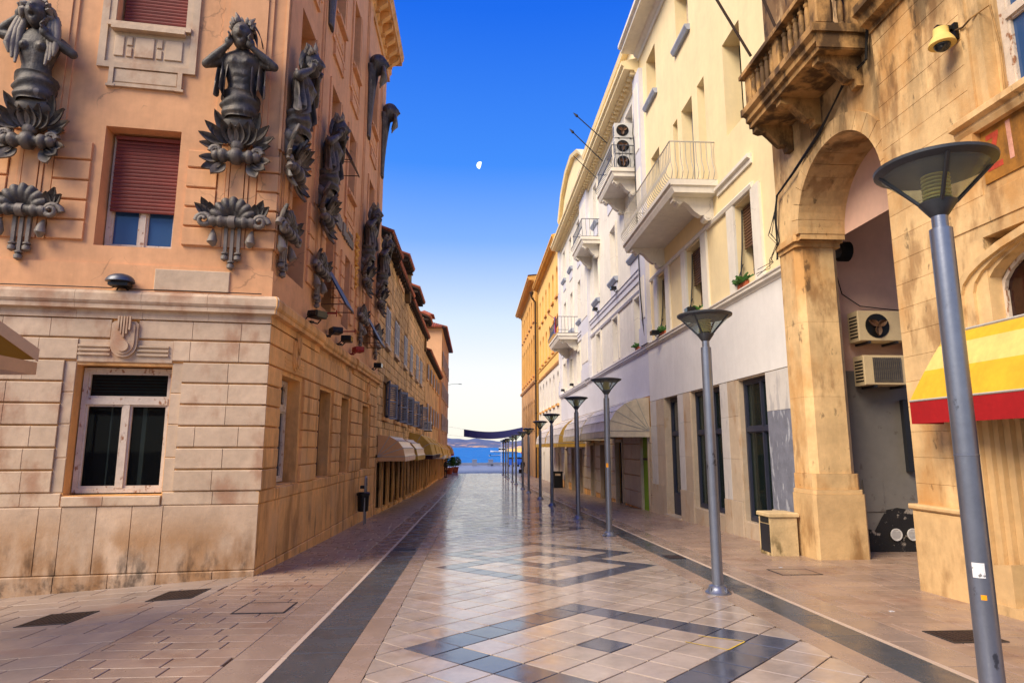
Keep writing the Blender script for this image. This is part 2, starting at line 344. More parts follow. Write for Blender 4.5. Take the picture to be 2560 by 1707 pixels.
def clip(poly, ax, lim, keep_less):
    out = []
    for i in range(len(poly)):
        a,b = poly[i],poly[(i+1)%len(poly)]
        ia = (a[ax]<=lim) == keep_less or a[ax]==lim; ib = (b[ax]<=lim) == keep_less or b[ax]==lim
        if ia: out.append(a)
        if ia != ib:
            t = (lim-a[ax])/(b[ax]-a[ax]); out.append((a[0]+(b[0]-a[0])*t, a[1]+(b[1]-a[1])*t))
    return out
def slab(mb, poly, gap=.004, ch=.004, tilt=.0012):
    """one paving stone: a shallow bevelled slab that follows the ground"""
    cx = sum(p[0] for p in poly)/len(poly); cy = sum(p[1] for p in poly)/len(poly)
    ta,tb = rnd.uniform(-tilt,tilt)*2, rnd.uniform(-tilt,tilt)*2; dz = rnd.uniform(-.0008,.0008)
    def ins(p, g):
        dx,dy = cx-p[0], cy-p[1]; l = math.hypot(dx,dy) or 1; k = g*1.35/l
        return (p[0]+dx*k, p[1]+dy*k)
    a = [ins(p,gap) for p in poly]; b = [ins(p,gap+ch) for p in poly]; n = len(poly)
    z = lambda p: gz(*p)+(p[0]-cx)*ta+(p[1]-cy)*tb+dz
    vs = [(p[0],p[1],z(p)-.03) for p in a]+[(p[0],p[1],z(p)-ch*.8) for p in a]+[(p[0],p[1],z(p)) for p in b]
    fs = [tuple(range(2*n,3*n))]
    for i in range(n):
        j = (i+1)%n; fs += [(i,j,j+n,i+n),(i+n,j+n,j+2*n,i+2*n)]
    mb.add(vs, fs)
def lay(parent, polys, name, m, limit=300, tilt=.0012, gap=.004):
    """nearest stones as parts of their own, the far rest joined"""
    polys = sorted(polys, key=lambda q: max(0,sum(p[1] for p in q)/len(q)-4.2)+(100 if sum(p[1] for p in q)/len(q)<4.2 else 0))
    for q in polys[:limit]:
        mb = MB(); slab(mb, q, tilt=tilt, gap=gap); mb.build(name, m, parent)
    if polys[limit:]:
        mb = MB()
        for q in polys[limit:]: slab(mb, q, tilt=tilt, gap=gap)
        mb.build(name+'_field', m, parent, kind='stuff')
YS2 = [float(v) for v in range(2,77)]
road = sheet('street_paving', [-1.1,.5,1.8,3.45], YS2, -.022, M['joint'])
A_ = .265; CX_, CY_ = 1.23, 6.26; light, dark = [], []
diam = [0]+[b+k for k in range(0,300,24) for b in (18,24)]
for q in range(-14, 266):
    for p in range(-9, 9):
        if (p+q) % 2: continue
        x,y = CX_+p*A_, CY_+q*A_
        poly = [(x-A_,y),(x,y-A_),(x+A_,y),(x,y+A_)]
        poly = clip(clip(poly,0,-.85,False),0,3.14,True)
        if len(poly) < 3: continue
        ar = abs(sum(poly[i][0]*poly[(i+1)%len(poly)][1]-poly[(i+1)%len(poly)][0]*poly[i][1] for i in range(len(poly))))/2
        if ar < .004: continue
        isd = any(abs(p)+abs(q-c) == 6 for c in diam) or (p==0 and q==0)
        (dark if isd else light).append(poly)
lay(road, light, 'paving_tile', M['ptile'], 290, .003, .007)
lay(road, dark, 'dark_tile', M['dtile'], 120, .003, .007)
def strip(x0, x1, y0, y1, step, jit=0.0):
    out = []; y = y0
    while y < y1:
        s_ = step*(1+rnd.uniform(-jit,jit)); out.append([(x0,y),(x1,y),(x1,min(y+s_,y1)),(x0,min(y+s_,y1))]); y += s_
    return out
def bond(x0, x1, y0, y1, lx, ly, jit=.15):
    out = []; y = y0; r = 0
    while y < y1-.01:
        x = x0-(lx*.5 if r%2 else 0)-rnd.uniform(0,lx*.3); h = ly*(1+rnd.uniform(-.08,.08)); ye = min(y+h,y1)
        while x < x1-.01:
            s_ = lx*(1+rnd.uniform(-jit,jit)); a,b = max(x,x0),min(x+s_,x1)
            if b-a > .03: out.append([(a,y),(b,y),(b,ye),(a,ye)])
            x += s_
        y = ye; r += 1
    return out
lay(road, strip(-1.1,-.85,2,76,1.1)+strip(3.14,3.42,2,76,1.1), 'border_slab', M['border'], 80)
gl = sheet('gutter_left', [-1.6,-1.1], YS2, -.03, M['joint']); lay(gl, strip(-1.6,-1.1,2,76,.85,.1), 'gutter_slab', M['gutter'], 60)
gr = sheet('gutter_right', [3.42,3.84], YS2, -.03, M['joint']); lay(gr, strip(3.42,3.84,2,76,.85,.1), 'gutter_slab', M['gutter'], 60)
pvl = sheet('pavement_left', [-14,-8,-6,-4.6,-3.35,-2,-1.6], YS2, -.028, M['joint'])
lay(pvl, strip(-1.65,-1.6,2,76,1.0), 'kerb_stone', M['kerb'], 70)
lay(pvl, strip(-2.05,-1.65,2,76,.8,.2), 'edge_slab', M['border'], 70)
lay(pvl, bond(-3.4,-2.05,2,76,.52,.26), 'paving_slab', M['slab'], 300, gap=.006)
lay(pvl, bond(-10,-3.4,3,10.6,.8,.42,.25), 'side_slab', M['slab_g'], 120, gap=.006)
pvr = sheet('pavement_right', [3.84,4.6,6.2,8,10], YS2, -.028, M['joint'])
lay(pvr, strip(3.84,3.90,2,76,1.0), 'kerb_stone', M['kerb'], 70)
lay(pvr, strip(3.90,4.3,2,76,.8,.2), 'edge_slab', M['border'], 70)
lay(pvr, bond(4.3,6.5,2,76,.6,.3), 'paving_slab', M['slab'], 300, gap=.006)
lay(pvr, bond(6.5,10,8,12.4,.7,.4), 'side_slab', M['slab'], 60, gap=.006)
# promenade, quay and sea
prom = sheet('promenade', [-150,-40,-10,0,10,40,150], [76.0,80,90,100,110,121], -.02, M['joint'])
lay(prom, bond(-16,20,76.05,120.9,1.5,1.2,.1), 'promenade_slab', M['prom'], 200, .0004, .008)
q = MB(); q.box(-150,150,121,122.2,-4,-1.40); q.build('quay', M['prom'])['kind'] = 'structure'
def sea_mat():
    m = bpy.data.materials.new('sea_water'); m.use_nodes = True; t = m.node_tree; b = t.nodes['Principled BSDF']
    b.inputs['Base Color'].default_value = (.004,.16,.46,1); b.inputs['Roughness'].default_value = .5; b.inputs['Specular IOR Level'].default_value = .04
    g = t.nodes.new('ShaderNodeNewGeometry'); N = t.nodes; L = t.links
    def nz(sc_, v, det):
        mp = N.new('ShaderNodeVectorMath'); mp.operation = 'MULTIPLY'; mp.inputs[1].default_value = v; L.new(g.outputs['Position'], mp.inputs[0])
        n = N.new('ShaderNodeTexNoise'); n.inputs['Scale'].default_value = sc_; n.inputs['Detail'].default_value = det; L.new(mp.outputs[0], n.inputs['Vector']); return n.outputs['Fac']
    bu = N.new('ShaderNodeBump'); bu.inputs['Distance'].default_value = 2.5; L.new(nz(.18,(1,.35,1),7), bu.inputs['Height'])
    mr_ = N.new('ShaderNodeMapRange'); L.new(nz(.012,(.12,1,1),3), mr_.inputs['Value'])      # slick, calm bands between rippled water
    for k,x in zip(('From Min','From Max','To Min','To Max'),(.36,.5,.3,1.0)): mr_.inputs[k].default_value = x
    L.new(mr_.outputs[0], bu.inputs['Strength']); L.new(bu.outputs[0], b.inputs['Normal'])
    return m
q = MB(); q.add([(-20000,121.5,-2.6),(20000,121.5,-2.6),(20000,30000,-2.6),(-20000,30000,-2.6)],[(0,1,2,3)]); q.build('sea', sea_mat())['kind'] = 'structure'
hm = mat('hazy_scrub_hillside', lin(88,100,130), .95, .15, .004, 0, stains=[(lin(225,176,128),.009,.5,.6,5,42,.95,1),(lin(88,98,116),.004,.5,.65,None,0,.6,1)])  # distance haze put into the blue, the sunlit town into orange patches
q = MB()
def hill(u, v):
    x = -900+1900*u; pk = 62*math.exp(-((x+90)/330)**2)+40*math.exp(-((x-430)/260)**2)+26*math.exp(-((x+700)/420)**2)+30*math.exp(-((x-900)/240)**2)
    pk *= 1+.08*math.sin(x*.021)+.05*math.sin(x*.053+1)
    return (x, 4200+900*v, -4+(pk+4)*math.sin(min(1,v*1.15)*math.pi*.5)*(1 if v<.9 else .9)+3*math.sin(x*.03+v*9)*v)
q.grid(hill, 90, 14); q.build('hills', hm, smooth=80)['kind'] = 'structure'
# ================================================================== LEFT CORNER BUILDING
TH = R(7); LFo = (-3.35, 10.4)
FF = frame(LFo[0], LFo[1], -math.cos(TH), -math.sin(TH), math.sin(TH), -math.cos(TH))   # front: s runs left from the corner
FS = XF(-3.35, 1)                                                                      # street side: s = Y
cb = thing('corner_building', (-8,16,-.3), 'ornate orange corner building with pale stone ground floor and dark sculptures', 'building')
SY0, SY1 = 10.42, 22.0
wins_s = [(11.28,12.5),(14.0,15.15),(16.3,17.35),(19.35,20.6)]
# ground floor sheets behind the blocks
mb = wall(FF, 0, 9, -1.2, 4.15, [(1.38,2.73,1.07,3.02)], .34)
wall(FS, SY0, SY1, -1.2, 4.15, [(a,b,1.13,3.02) for a,b in wins_s], .34, mb)
mb.build('ground_floor_wall', M['base2'], cb)
mb = wall(FF, 0, 9, 4.15, 16, [(1.55,2.69,4.92,6.93),(1.62,2.71,8.75,10.9),(1.62,2.71,12.4,14.2)], .4)
u1 = [(11.2,12.3),(13.82,14.75),(15.9,16.78),(19.08,20.08)]
wall(FS, SY0, SY1, 4.15, 16, [(a,b,4.8,6.66) for a,b in u1]+[(a,b,8.35,10.1) for a,b in u1]+[(a,b,11.9,13.9) for a,b in u1], .4, mb)
mb.build('plaster_wall', M['orange'], cb)
core = MB(); c0,c1 = FF(0.45,0,-.5),FF(9,0,-.5)
core.hexa([(c0[0],c0[1],-1.2),(c1[0],c1[1],-1.2),(c1[0],SY1,-1.2),(-3.85,SY1,-1.2),(c0[0],c0[1],15.9),(c1[0],c1[1],15.9),(c1[0],SY1,15.9),(-3.85,SY1,15.9)])
core.build('inner_shell', M['dark'], cb)
mb = MB(); mb.add([(-3.35,SY1,-1.2),(-13,SY1,-1.2),(-13,SY1,16),(-3.35,SY1,16)],[(0,1,2,3)]); mb.build('end_wall', M['orange'], cb)
ROWS = [1.11,1.44,1.77,2.10,2.43,2.76,3.09]
def course(F, s0, s1, z0, z1, d, m, par, lens=(.35,.75), name='stone_block', gap=.022, lo=.0015, d0=-.02, cz=.013):
    s_ = s0
    while s_ < s1-.01:
        l = rnd.uniform(*lens)
        e = s1 if s1-(s_+l) < lens[0]*.6 else s_+l
        mb = MB(); mb.block(F, s_+lo, e-lo, z0+gap/2, z1-gap/2, d0, d+rnd.uniform(-.002,.002), .003, cz); mb.build(name, m, par)
        s_ = e
for i in range(6):
    z0,z1 = ROWS[i],ROWS[i+1]
    course(FF, -.055, 1.22, z0, z1, .045, M['pale'], cb); course(FF, 2.89, 6.2, z0, z1, .045, M['pale'], cb)
course(FF, -.03, 1.36, .91, 1.11, .03, M['pale'], cb, gap=.006); course(FF, 2.75, 6.2, .91, 1.11, .03, M['pale'], cb, gap=.006)
course(FF, 1.38, 2.73, .91, 1.06, .05, M['pale'], cb, (.5,.9), gap=.004)
for z0,z1 in ((1.11,1.62),(1.62,2.12),(2.12,2.6),(2.6,3.07)):
    course(FF, 1.22, 1.376, z0, z1, .012, M['pale'], cb, (.2,.3), 'jamb_stone', .004); course(FF, 2.734, 2.89, z0, z1, .012, M['pale'], cb, (.2,.3), 'jamb_stone', .004)
course(FF, -.055, 1.38, 3.09, 3.43, .045, M['pale'], cb); course(FF, 2.73, 6.2, 3.09, 3.43, .045, M['pale'], cb)
course(FF, 1.38, 2.73, 3.05, 3.43, .03, M['pale'], cb, (2,3), 'lintel_stone')
course(FF, -.055, 1.9, 3.43, 3.74, .045, M['pale'], cb, (.4,.9)); course(FF, 2.29, 6.2, 3.43, 3.74, .045, M['pale'], cb, (.4,.9))
# slabs of the base and the low plinth
for a,b in ((-.03,1.33),(1.33,1.76),(1.76,2.24),(2.24,2.71),(2.71,3.01),(3.01,3.9),(3.9,5.0),(5.0,6.2)):
    course(FF, a, b, -.06, .91, .03, M['base'], cb, (3,4), 'base_slab', .006, .003)
for a,b in ((-.03,.57),(.57,1.35),(1.35,2.0),(2.0,2.72),(2.72,3.6),(3.6,4.6),(4.6,6.2)):
    course(FF, a, b, -.7, -.06, .045, M['base'], cb, (3,4), 'plinth_slab', .006, .003)
# street side courses
edges = [SY0-.05]+[v for a,b in wins_s for v in (a-.14,b+.14)]+[SY1]
for k in range(0,len(edges),2):
    a,b = edges[k],edges[k+1]
    for i in range(6): course(FS, a, b, ROWS[i], ROWS[i+1], .055, M['base2'], cb, (.5,1.0))
course(FS, SY0-.05, SY1, 3.09, 3.43, .055, M['base2'], cb, (.6,1.1)); course(FS, SY0-.05, SY1, 3.43, 3.74, .055, M['base2'], cb, (.6,1.2))
course(FS, SY0-.05, SY1, .91, 1.11, .04, M['base2'], cb, (.8,1.4), gap=.008)
course(FS, SY0-.03, SY1, -.06, .91, .03, M['base2'], cb, (.9,1.5), 'base_slab', .006)
course(FS, SY0-.03, SY1, -1.0, -.06, .045, M['base2'], cb, (1.0,1.6), 'plinth_slab', .006)
# emblem over each ground floor window
def emblem(F, c, m):
    mb = MB()
    pts = [(c-.19,3.66),(c-.15,3.70),(c+.15,3.70),(c+.19,3.66)]+[(c+.19*math.cos(a),3.34+.2*math.sin(a)) for a in [-math.pi*k/10 for k in range(11)]]
    mb.prism(pts, lambda a,b,t: F(a,b,t), .0, .085)
    pts = [(c+(x-c)*.8, 3.45+(z-3.45)*.86) for x,z in pts]; mb.prism(pts, lambda a,b,t: F(a,b,t), .08, .105)
    mb.prism([(c+.085*math.cos(a),3.31+.085*math.sin(a)) for a in [2*math.pi*k/16 for k in range(16)]], lambda a,b,t: F(a,b,t), .10, .13)
    for k,x in enumerate((-.08,-.04,0,.04,.08)): mb.fbox(F, c+x-.012, c+x+.012, 3.76-.08-.06*(2-abs(k-2))-.12, 3.77, .10, .14)
    for z in (3.17,3.235,3.30): mb.fbox(F, c-.64, c-.19, z, z+.03, .028, .062); mb.fbox(F, c+.19, c+.64, z, z+.03, .028, .062)
    mb.build('relief_emblem', m, cb)
emblem(FF, 2.08, M['pale'])
for a,b in (wins_s[0],wins_s[3]): emblem(FS, (a+b)/2, M['base2'])
# string cornice, stone by stone
CP = [(-.02,3.745),(.06,3.745),(.06,3.87),(.15,3.885),(.15,3.955),(.165,3.965),(.185,4.0),(.185,4.11),(.165,4.15),(.12,4.175),(-.02,4.19)]
def corn_run(F, s0, s1, m, mit0=None, off=0):
    s_ = s0; first = True
    while s_ < s1-.01:
        e = min(s_+rnd.uniform(.75,1.15), s1)
        if s1-e < .4: e = s1
        mb = MB(); P = [(a+off if a>0 else a,b) for a,b in CP]; n = len(P)
        f0 = (lambda a: s_-mit0*a) if (first and mit0) else (lambda a: s_+.002)
        vs = [F(f0(a),b,a) for a,b in P]+[F(e-.002,b,a) for a,b in P]
        mb.add(vs, [tuple(range(n)),tuple(range(n,2*n))]+[(i,(i+1)%n,(i+1)%n+n,i+n) for i in range(n)])
        mb.build('cornice_stone', m, cb); first = False; s_ = e
corn_run(FF, 0, 6.5, M['pale'], 1.0)
corn_run(FS, SY0-.02, 13.65, M['base2'], 1.0); corn_run(FS, 13.65, 17.6, M['base2'], None, -.05); corn_run(FS, 17.6, SY1+.15, M['base2'])
# ground floor windows
def casement(F, a, b, z0, z1, d, par, fm, gm, tr=None, fw=.07, mull=True, name='window', lab=None):
    mb = MB()
    for s0,s1,q0,q1 in ((a,a+fw,z0,z1),(b-fw,b,z0,z1),(a+fw,b-fw,z0,z0+fw),(a+fw,b-fw,z1-fw,z1)): mb.fbox(F, s0, s1, q0, q1, d-.05, d+.03)
    if tr: mb.fbox(F, a+fw, b-fw, tr-.05, tr+.05, d-.05, d+.045)
    if mull: mb.fbox(F, (a+b)/2-.045, (a+b)/2+.045, z0+fw, (tr-.05) if tr else z1-fw, d-.05, d+.04)
    o = mb.build(name, fm, par)
    cells = []
    top = (tr-.05) if tr else z1-fw
    if mull: cells += [(a+fw,(a+b)/2-.045,z0+fw,top),((a+b)/2+.045,b-fw,z0+fw,top)]
    else: cells.append((a+fw,b-fw,z0+fw,top))
    if tr: cells.append((a+fw,b-fw,tr+.05,z1-fw))
    for s0,s1,q0,q1 in cells:
        sh = MB()
        for p0,p1,p2,p3 in ((s0,s0+.03,q0,q1),(s1-.03,s1,q0,q1),(s0+.03,s1-.03,q0,q0+.035),(s0+.03,s1-.03,q1-.03,q1)): sh.fbox(F, p0, p1, p2, p3, d-.035, d+.012)
        sh.build('sash', fm, o)
        pn = MB(); pn.fbox(F, s0+.03, s1-.03, q0+.035, q1-.03, d-.03, d-.024); pn.build('pane', gm, o)
    return o
M['glass_see'] = glass('dark_clear_glass', (.006,.007,.008,1), .5, .03, .15)
w0 = casement(FF, 1.40, 2.71, 1.09, 3.0, -.24, cb, M['frame_white'], M['glass_see'], 2.48)
mb = MB()
for k in range(7): mb.fbox(FF, 1.5, 2.62, 2.58+k*.05, 2.605+k*.05, -.34, -.33)
M['blind'] = mat('teal_blind', lin(40,96,98), .7, .2, 3, 0); mb.build('blind', M['blind'], w0)
mb = MB(); mb.fbox(FF, 1.80, 1.86, 1.15, 2.4, -.36, -.34); mb.fbox(FF, 2.30, 2.32, 1.15, 2.4, -.36, -.34); mb.build('curtain', M['cream'], w0)
for a,b in wins_s: casement(FS, a+.02, b-.02, 1.15, 3.0, -.26, cb, M['wood_brown'] if a>13 else M['frame_white'], M['glass'], 2.48)
# upper windows with roller shutters
def roller(F, a, b, z0, z1, d, par):
    o = MB().fbox(F, a+.02, b-.02, z1-.06, z1, d-.02, d+.03).build('shutter_box', M['shutter_red'], par)
    z = z1-.07
    while z > z0:
        sl_ = MB(); sl_.prism([(d-.012,z-.058),(d+.004,z-.058),(d+.012,z-.03),(d+.004,z-.004),(d-.012,z-.004)], lambda p,q_,t: F(t,q_,p), a+.03, b-.03)
        sl_.build('shutter_slat', M['shutter_red'], o); z -= .062
uw = casement(FF, 1.57, 2.67, 4.94, 6.9, -.34, cb, M['frame_white'], M['glass_blue']); roller(FF, 1.6, 2.64, 5.63, 6.88, -.25, uw)
uw = casement(FF, 1.64, 2.69, 8.77, 10.88, -.3, cb, M['frame_white'], M['glass_blue']); roller(FF, 1.64, 2.69, 8.79, 10.8, -.16, uw)
for a,b in u1:
    for z0,z1 in ((4.8,6.66),(8.35,10.1),(11.9,13.9)):
        q = casement(FS, a+.02, b-.02, z0+.02, z1-.02, -.34, cb, M['frame_white'] if z0>8 else M['wood_brown'], M['glass'])
        mb = MB(); mb.fbox(FS, a+.06, b-.06, z0+(z1-z0)*.45, z1-.04, -.30, -.285); mb.build('roller_shutter', M['shutter_red'], q)
# carved stone apron and surround of the second floor windows
def apron(F, a, b, z, m, dz=0, full=True, top=2.4):
    mb = MB(); w_ = b-a
    for s0,s1 in ((a-.21,a-.10),(b+.10,b+.21)): mb.fbox(F, s0, s1, z-.80, z+top, 0, .045)
    for s0,s1 in ((a-.10,a),(b,b+.10)): mb.fbox(F, s0, s1, z-.02, z+top, 0, .03)
    mb.fbox(F, a-.10, b+.10, z-.80, z-.70, 0, .045)
    for s0 in (a-.02,b-.06): mb.fbox(F, s0, s0+.07, z-1.10, z-.80, 0, .06); mb.fbox(F, s0-.03, s0+.1, z-1.14, z-1.10, 0, .06)
    mb.fbox(F, a-.02, b+.02, z-1.13, z-1.07, 0, .05)
    mb.build('window_surround', m, cb)
    MB().fbox(F, a-.098, b+.098, z-.70, z-.062, -.01, .012).build('apron_field', m, cb); MB().fbox(F, a+.05, b-.05, z-1.07, z-.80, -.01, .012).build('apron_field', m, cb)
    mb = MB(); mb.fbox(F, a-.10, b+.10, z-.06, z+.02, -.05, .08); mb.fbox(F, a-.02, b+.02, z-.14, z-.06, 0, .13); mb.build('sill', m, cb)
    n = [(0,.26),(.30,.38),(.42,.70),(.74,.82),(.86,1.0)] if w_ > .9 else [(0,.3),(.35,.65),(.7,1.0)]
    for k,(p,q_) in enumerate(n):
        s0,s1 = a+.02+p*(w_-.04), a+.02+q_*(w_-.04)
        if q_-p < .1:
            for q0,q1 in ((z-.58,z-.42),(z-.38,z-.22)): MB().block(F, s0, s1, q0, q1, -.01, .035, .008, .008).build('apron_panel', m, cb)
        else: MB().block(F, s0, s1, z-.58, z-.22, -.01, .035, .008, .008).build('apron_panel', m, cb)
    MB().block(F, a+.06, b-.06, z-1.05, z-.82, -.01, .035, .01, .01).build('apron_panel', m, cb)
apron(FF, 1.62, 2.71, 8.75, M['pale'])
for a,b in u1:
    apron(FS, a, b, 8.35, M['orange'], top=1.75); apron(FS, a, b, 11.9, M['orange'], top=2.0)
# flat rusticated strips and pilasters of the plaster floors
UR = [4.30,4.97,5.30,5.63,5.96,6.30,6.62]
def pil(F, c, hw, m, gd=.05):
    mb = MB()
    for s0,s1,d_ in ((c-hw,c-hw*.62,.03),(c-hw*.58,c-hw*.42,.05),(c-hw*.36,c+hw*.36,.06),(c+hw*.42,c+hw*.58,.05),(c+hw*.62,c+hw,.03)):
        mb.fbox(F, s0, s1, 4.98, 6.75, -.01, d_)
    mb.fbox(F, c-hw*1.05, c+hw*1.05, 6.75, 15.3, -.01, .06); mb.fbox(F, c-hw*1.35, c-hw*1.07, 6.75, 15.3, -.01, .035); mb.fbox(F, c+hw*1.07, c+hw*1.35, 6.75, 15.3, -.01, .035)
    mb.build('pilaster', m, cb)
PF = [.62, 3.68]; PS = [10.72, 13.12, 18.25, 21.1]
for c in PF: pil(FF, c, .3, M['orange'])
for c in PS: pil(FS, c, .26, M['orange'])
for a,b in ((-.03,.30),(.94,1.40),(2.84,3.36),(4.0,4.5)):
    for z0,z1 in zip(UR[1:6],UR[2:]): course(FF, a, b, z0, z1, .05, M['orange'], cb, (3,4), 'plaster_block', .03)
for a,b in ((10.39,10.45),(10.99,11.16),(12.42,12.84),(13.4,13.8),(14.8,15.1),(15.5,15.88),(16.85,17.2),(17.6,17.97),(18.53,19.0),(20.16,20.82),(21.38,21.9)):
    for z0,z1 in zip(UR[1:6],UR[2:]): course(FS, a, b, z0, z1, .05, M['orange'], cb, (3,4), 'plaster_block', .03)
MB().fbox(FF, -.035, 6, 4.18, 4.62, -.01, .03).build('plaster_band', M['orange'], cb)
MB().fbox(FS, SY0-.03, SY1, 4.18, 4.6, -.01, .03).build('plaster_band', M['orange'], cb)
# roof cornice with brackets
mb = MB(); RC = [(-.1,15.3),(.06,15.3),(.06,15.55),(.12,15.6),(.12,15.95),(.5,15.97),(.5,16.1),(.56,16.2),(.56,16.35),(.1,16.7),(-.1,16.7)]
mb.prism(RC, lambda a,b,t: FS(t,b,a), SY0-.4, SY1+.4); mb.prism(RC, lambda a,b,t: FF(t,b,a), -.4, 9); mb.build('roof_cornice', M['base2'], cb)
y = SY0+.2
while y < SY1+.2:
    k = MB(); k.prism([(.0,15.62),(.2,15.64),(.36,15.76),(.44,15.82),(.44,15.96),(.0,15.96)], lambda a,b,t: FS(t,b,a), y, y+.2); k.fbox(FS, y+.02, y+.18, 15.55, 15.62, .05, .2)
    k.build('cornice_bracket', M['base2'], cb); y += .62
mb = MB(); mb.add([FS(SY0-.4,16.6,.4),FS(SY1+.4,16.6,.4),(-12,SY1+.4,18.2),(-12,SY0,18.2)],[(0,1,2,3)]); mb.build('roof', M['tile'], cb)
# tilted shade panels pushed out from three windows
for a,b,z in ((13.82,14.75,5.75),(19.08,20.08,5.75),(13.82,14.75,9.1)):
    mb = MB(); mb.hexa([FS(a,z,.0),FS(b,z,.0),FS(b,z-.92,.52),FS(a,z-.92,.52),FS(a,z+.03,.02),FS(b,z+.03,.02),FS(b,z-.89,.54),FS(a,z-.89,.54)])
    o = mb.build('tilted_shutter', M['door_navy'], cb)
    mb = MB()
    for s_ in (a+.02,b-.02): mb.tube([FS(s_,z-.9,.0),FS(s_,z-.9,.52)],.012,5); mb.tube([FS(s_,z-.55,-.02),FS(s_,z-.55,.33)],.01,5)
    mb.tube([FS(a,z-.92,.53),FS(b,z-.92,.53)],.015,5); mb.build('stay_bar', M['wood_brown'], o)
# dark lettering, too worn to read, over the first floor
mb = MB()
for z0,(a,b) in ((7.02,(14.0,15.35)),(7.02,(15.55,16.9))):
    s_ = a
    while s_ < b: l = rnd.uniform(.1,.2); mb.fbox(FS, s_, s_+l*.8, z0-rnd.uniform(0,.04), z0+.3+rnd.uniform(0,.05), -.01, .05); s_ += l
mb.build('worn_lettering', M['bronze'], cb)
mb = MB()
for k in range(9):
    z = 6.1+k*.17; mb.tube([FS(17.35+.08*math.sin(k*1.7),z,.01),FS(17.42+.1*math.sin(k*2.3+1),z+.1,.05),FS(17.35,z+.2,.02)],[.05,.07,.03],6)
mb.build('plaster_relief', M['gold2'], cb)
# ================================================================== LEFT ROW: STONE HOUSES
def stones(F, s0, s1, z0, z1, holes, par, m, h=.3, l=(.35,.75), limit=300, d=.03):
    cells = []; z = z0
    while z < z1-.05:
        hh = h*rnd.uniform(.8,1.15); e = min(z+hh, z1); s_ = s0
        while s_ < s1-.02:
            ll = rnd.uniform(*l); b = s1 if s1-(s_+ll) < l[0]*.6 else s_+ll
            segs = [(s_,b)]
            for H in holes:
                if e > H[2]+.02 and z < H[3]-.02:
                    ns = []
                    for p,q in segs:
                        if q <= H[0] or p >= H[1]: ns.append((p,q)); continue
                        if p < H[0]-.05: ns.append((p,H[0]))
                        if q > H[1]+.05: ns.append((H[1],q))
                    segs = ns
            for p,q in segs: cells.append((p,q,z,e))
            s_ = b
        z = e
    cells.sort(key=lambda c: c[0]+abs(c[2]-3)*.8)
    for p,q,a,b in cells[:limit]: MB().block(F, p+.008, q-.008, a+.008, b-.008, -.06, d+rnd.uniform(-.012,.014), .014, .014).build('wall_stone', m, par)
    if cells[limit:]:
        mb = MB()
        for p,q,a,b in cells[limit:]: mb.block(F, p+.008, q-.008, a+.008, b-.008, -.06, d+rnd.uniform(-.012,.014), .014, .014)
        mb.build('wall_stones', m, par, kind='stuff')
def louvre(F, a, b, z0, z1, d, m, par, open_=0.0, hinge=None):
    """louvred leaf; open_ swings it out about its hinge edge"""
    c,s_ = math.cos(open_), math.sin(open_); h = a if hinge is None else hinge; sg = 1 if h == a else -1
    def G(s0, z, dd): r = (s0-h); return F(h+r*c+sg*(-s_)*dd*sg*0, z, d+abs(r)*s_+dd)
    mb = MB()
    for p,q,u,v in ((a,a+.07,z0,z1),(b-.07,b,z0,z1),(a+.07,b-.07,z0,z0+.08),(a+.07,b-.07,z1-.08,z1),(a+.07,b-.07,(z0+z1)/2-.03,(z0+z1)/2+.03)): mb.fbox(G, p, q, u, v, 0, .04)
    o = mb.build('shutter_leaf', m, par)
    mb = MB(); z = z0+.1
    while z < z1-.12:
        if abs(z-(z0+z1)/2) > .06: mb.hexa([G(a+.07,z,.0),G(b-.07,z,.0),G(b-.07,z+.012,.0),G(a+.07,z+.012,.0),G(a+.07,z+.035,.035),G(b-.07,z+.035,.035),G(b-.07,z+.047,.035),G(a+.07,z+.047,.035)])
        z += .075
    mb.build('louvres', m, o, kind='stuff'); return o
def roof_slab(par, y0, y1, xe, ze, depth=3.0, rise=1.3, tiles=True):
    mb = MB(); mb.hexa([(xe,y0,ze-.1),(xe,y1,ze-.1),(xe-depth,y1,ze-.1+rise),(xe-depth,y0,ze-.1+rise),(xe,y0,ze-.03),(xe,y1,ze-.03),(xe-depth,y1,ze-.03+rise),(xe-depth,y0,ze-.03+rise)])
    o = mb.build('roof', M['eave_wood'], par)
    mb = MB(); y = y0
    while y < y1:
        r = .085; n = 6
        for k in range(n):
            a0 = k/n; a1 = (k+1)/n
            p0 = (xe+.06-depth*a0, y+.1, ze+rise*a0+.012); p1 = (xe+.06-depth*a1-.05, y+.1, ze+rise*a1+.012)
            mb.tube([p0,p1],[r*1.06,r*.9],6)
        y += .21
    mb.build('roof_tiles', M['tile'], o, kind='stuff')
    mb = MB(); y = y0+.1
    while y < y1-.05: mb.box(xe-.7, xe-.04, y, y+.09, ze-.24, ze-.11); y += .55
    mb.build('rafter_ends', M['eave_wood'], o, kind='stuff'); return o
def house(name, x, y0, y1, ztop, label, holes, m, depth=9, h=None, kind='building'):
    F = XF(x,1); t = thing(name, (x-3,(y0+y1)/2,gz(-3.35,y0)), label, kind)
    wall(F, y0, y1, -2, ztop, holes, .3).build('wall', m, t)
    mb = MB(); mb.box(x-depth, x-.42, y0+.02, y1-.02, -2, ztop); mb.build('inner_shell', M['dark'], t)
    mb = MB()
    for yy in (y0,y1): mb.add([(x,yy,-2),(x-depth,yy,-2),(x-depth,yy,ztop),(x,yy,ztop)],[(0,1,2,3)])
    mb.build('end_wall', m, t); return F, t
GD = lambda y: gz(-3.35,y)
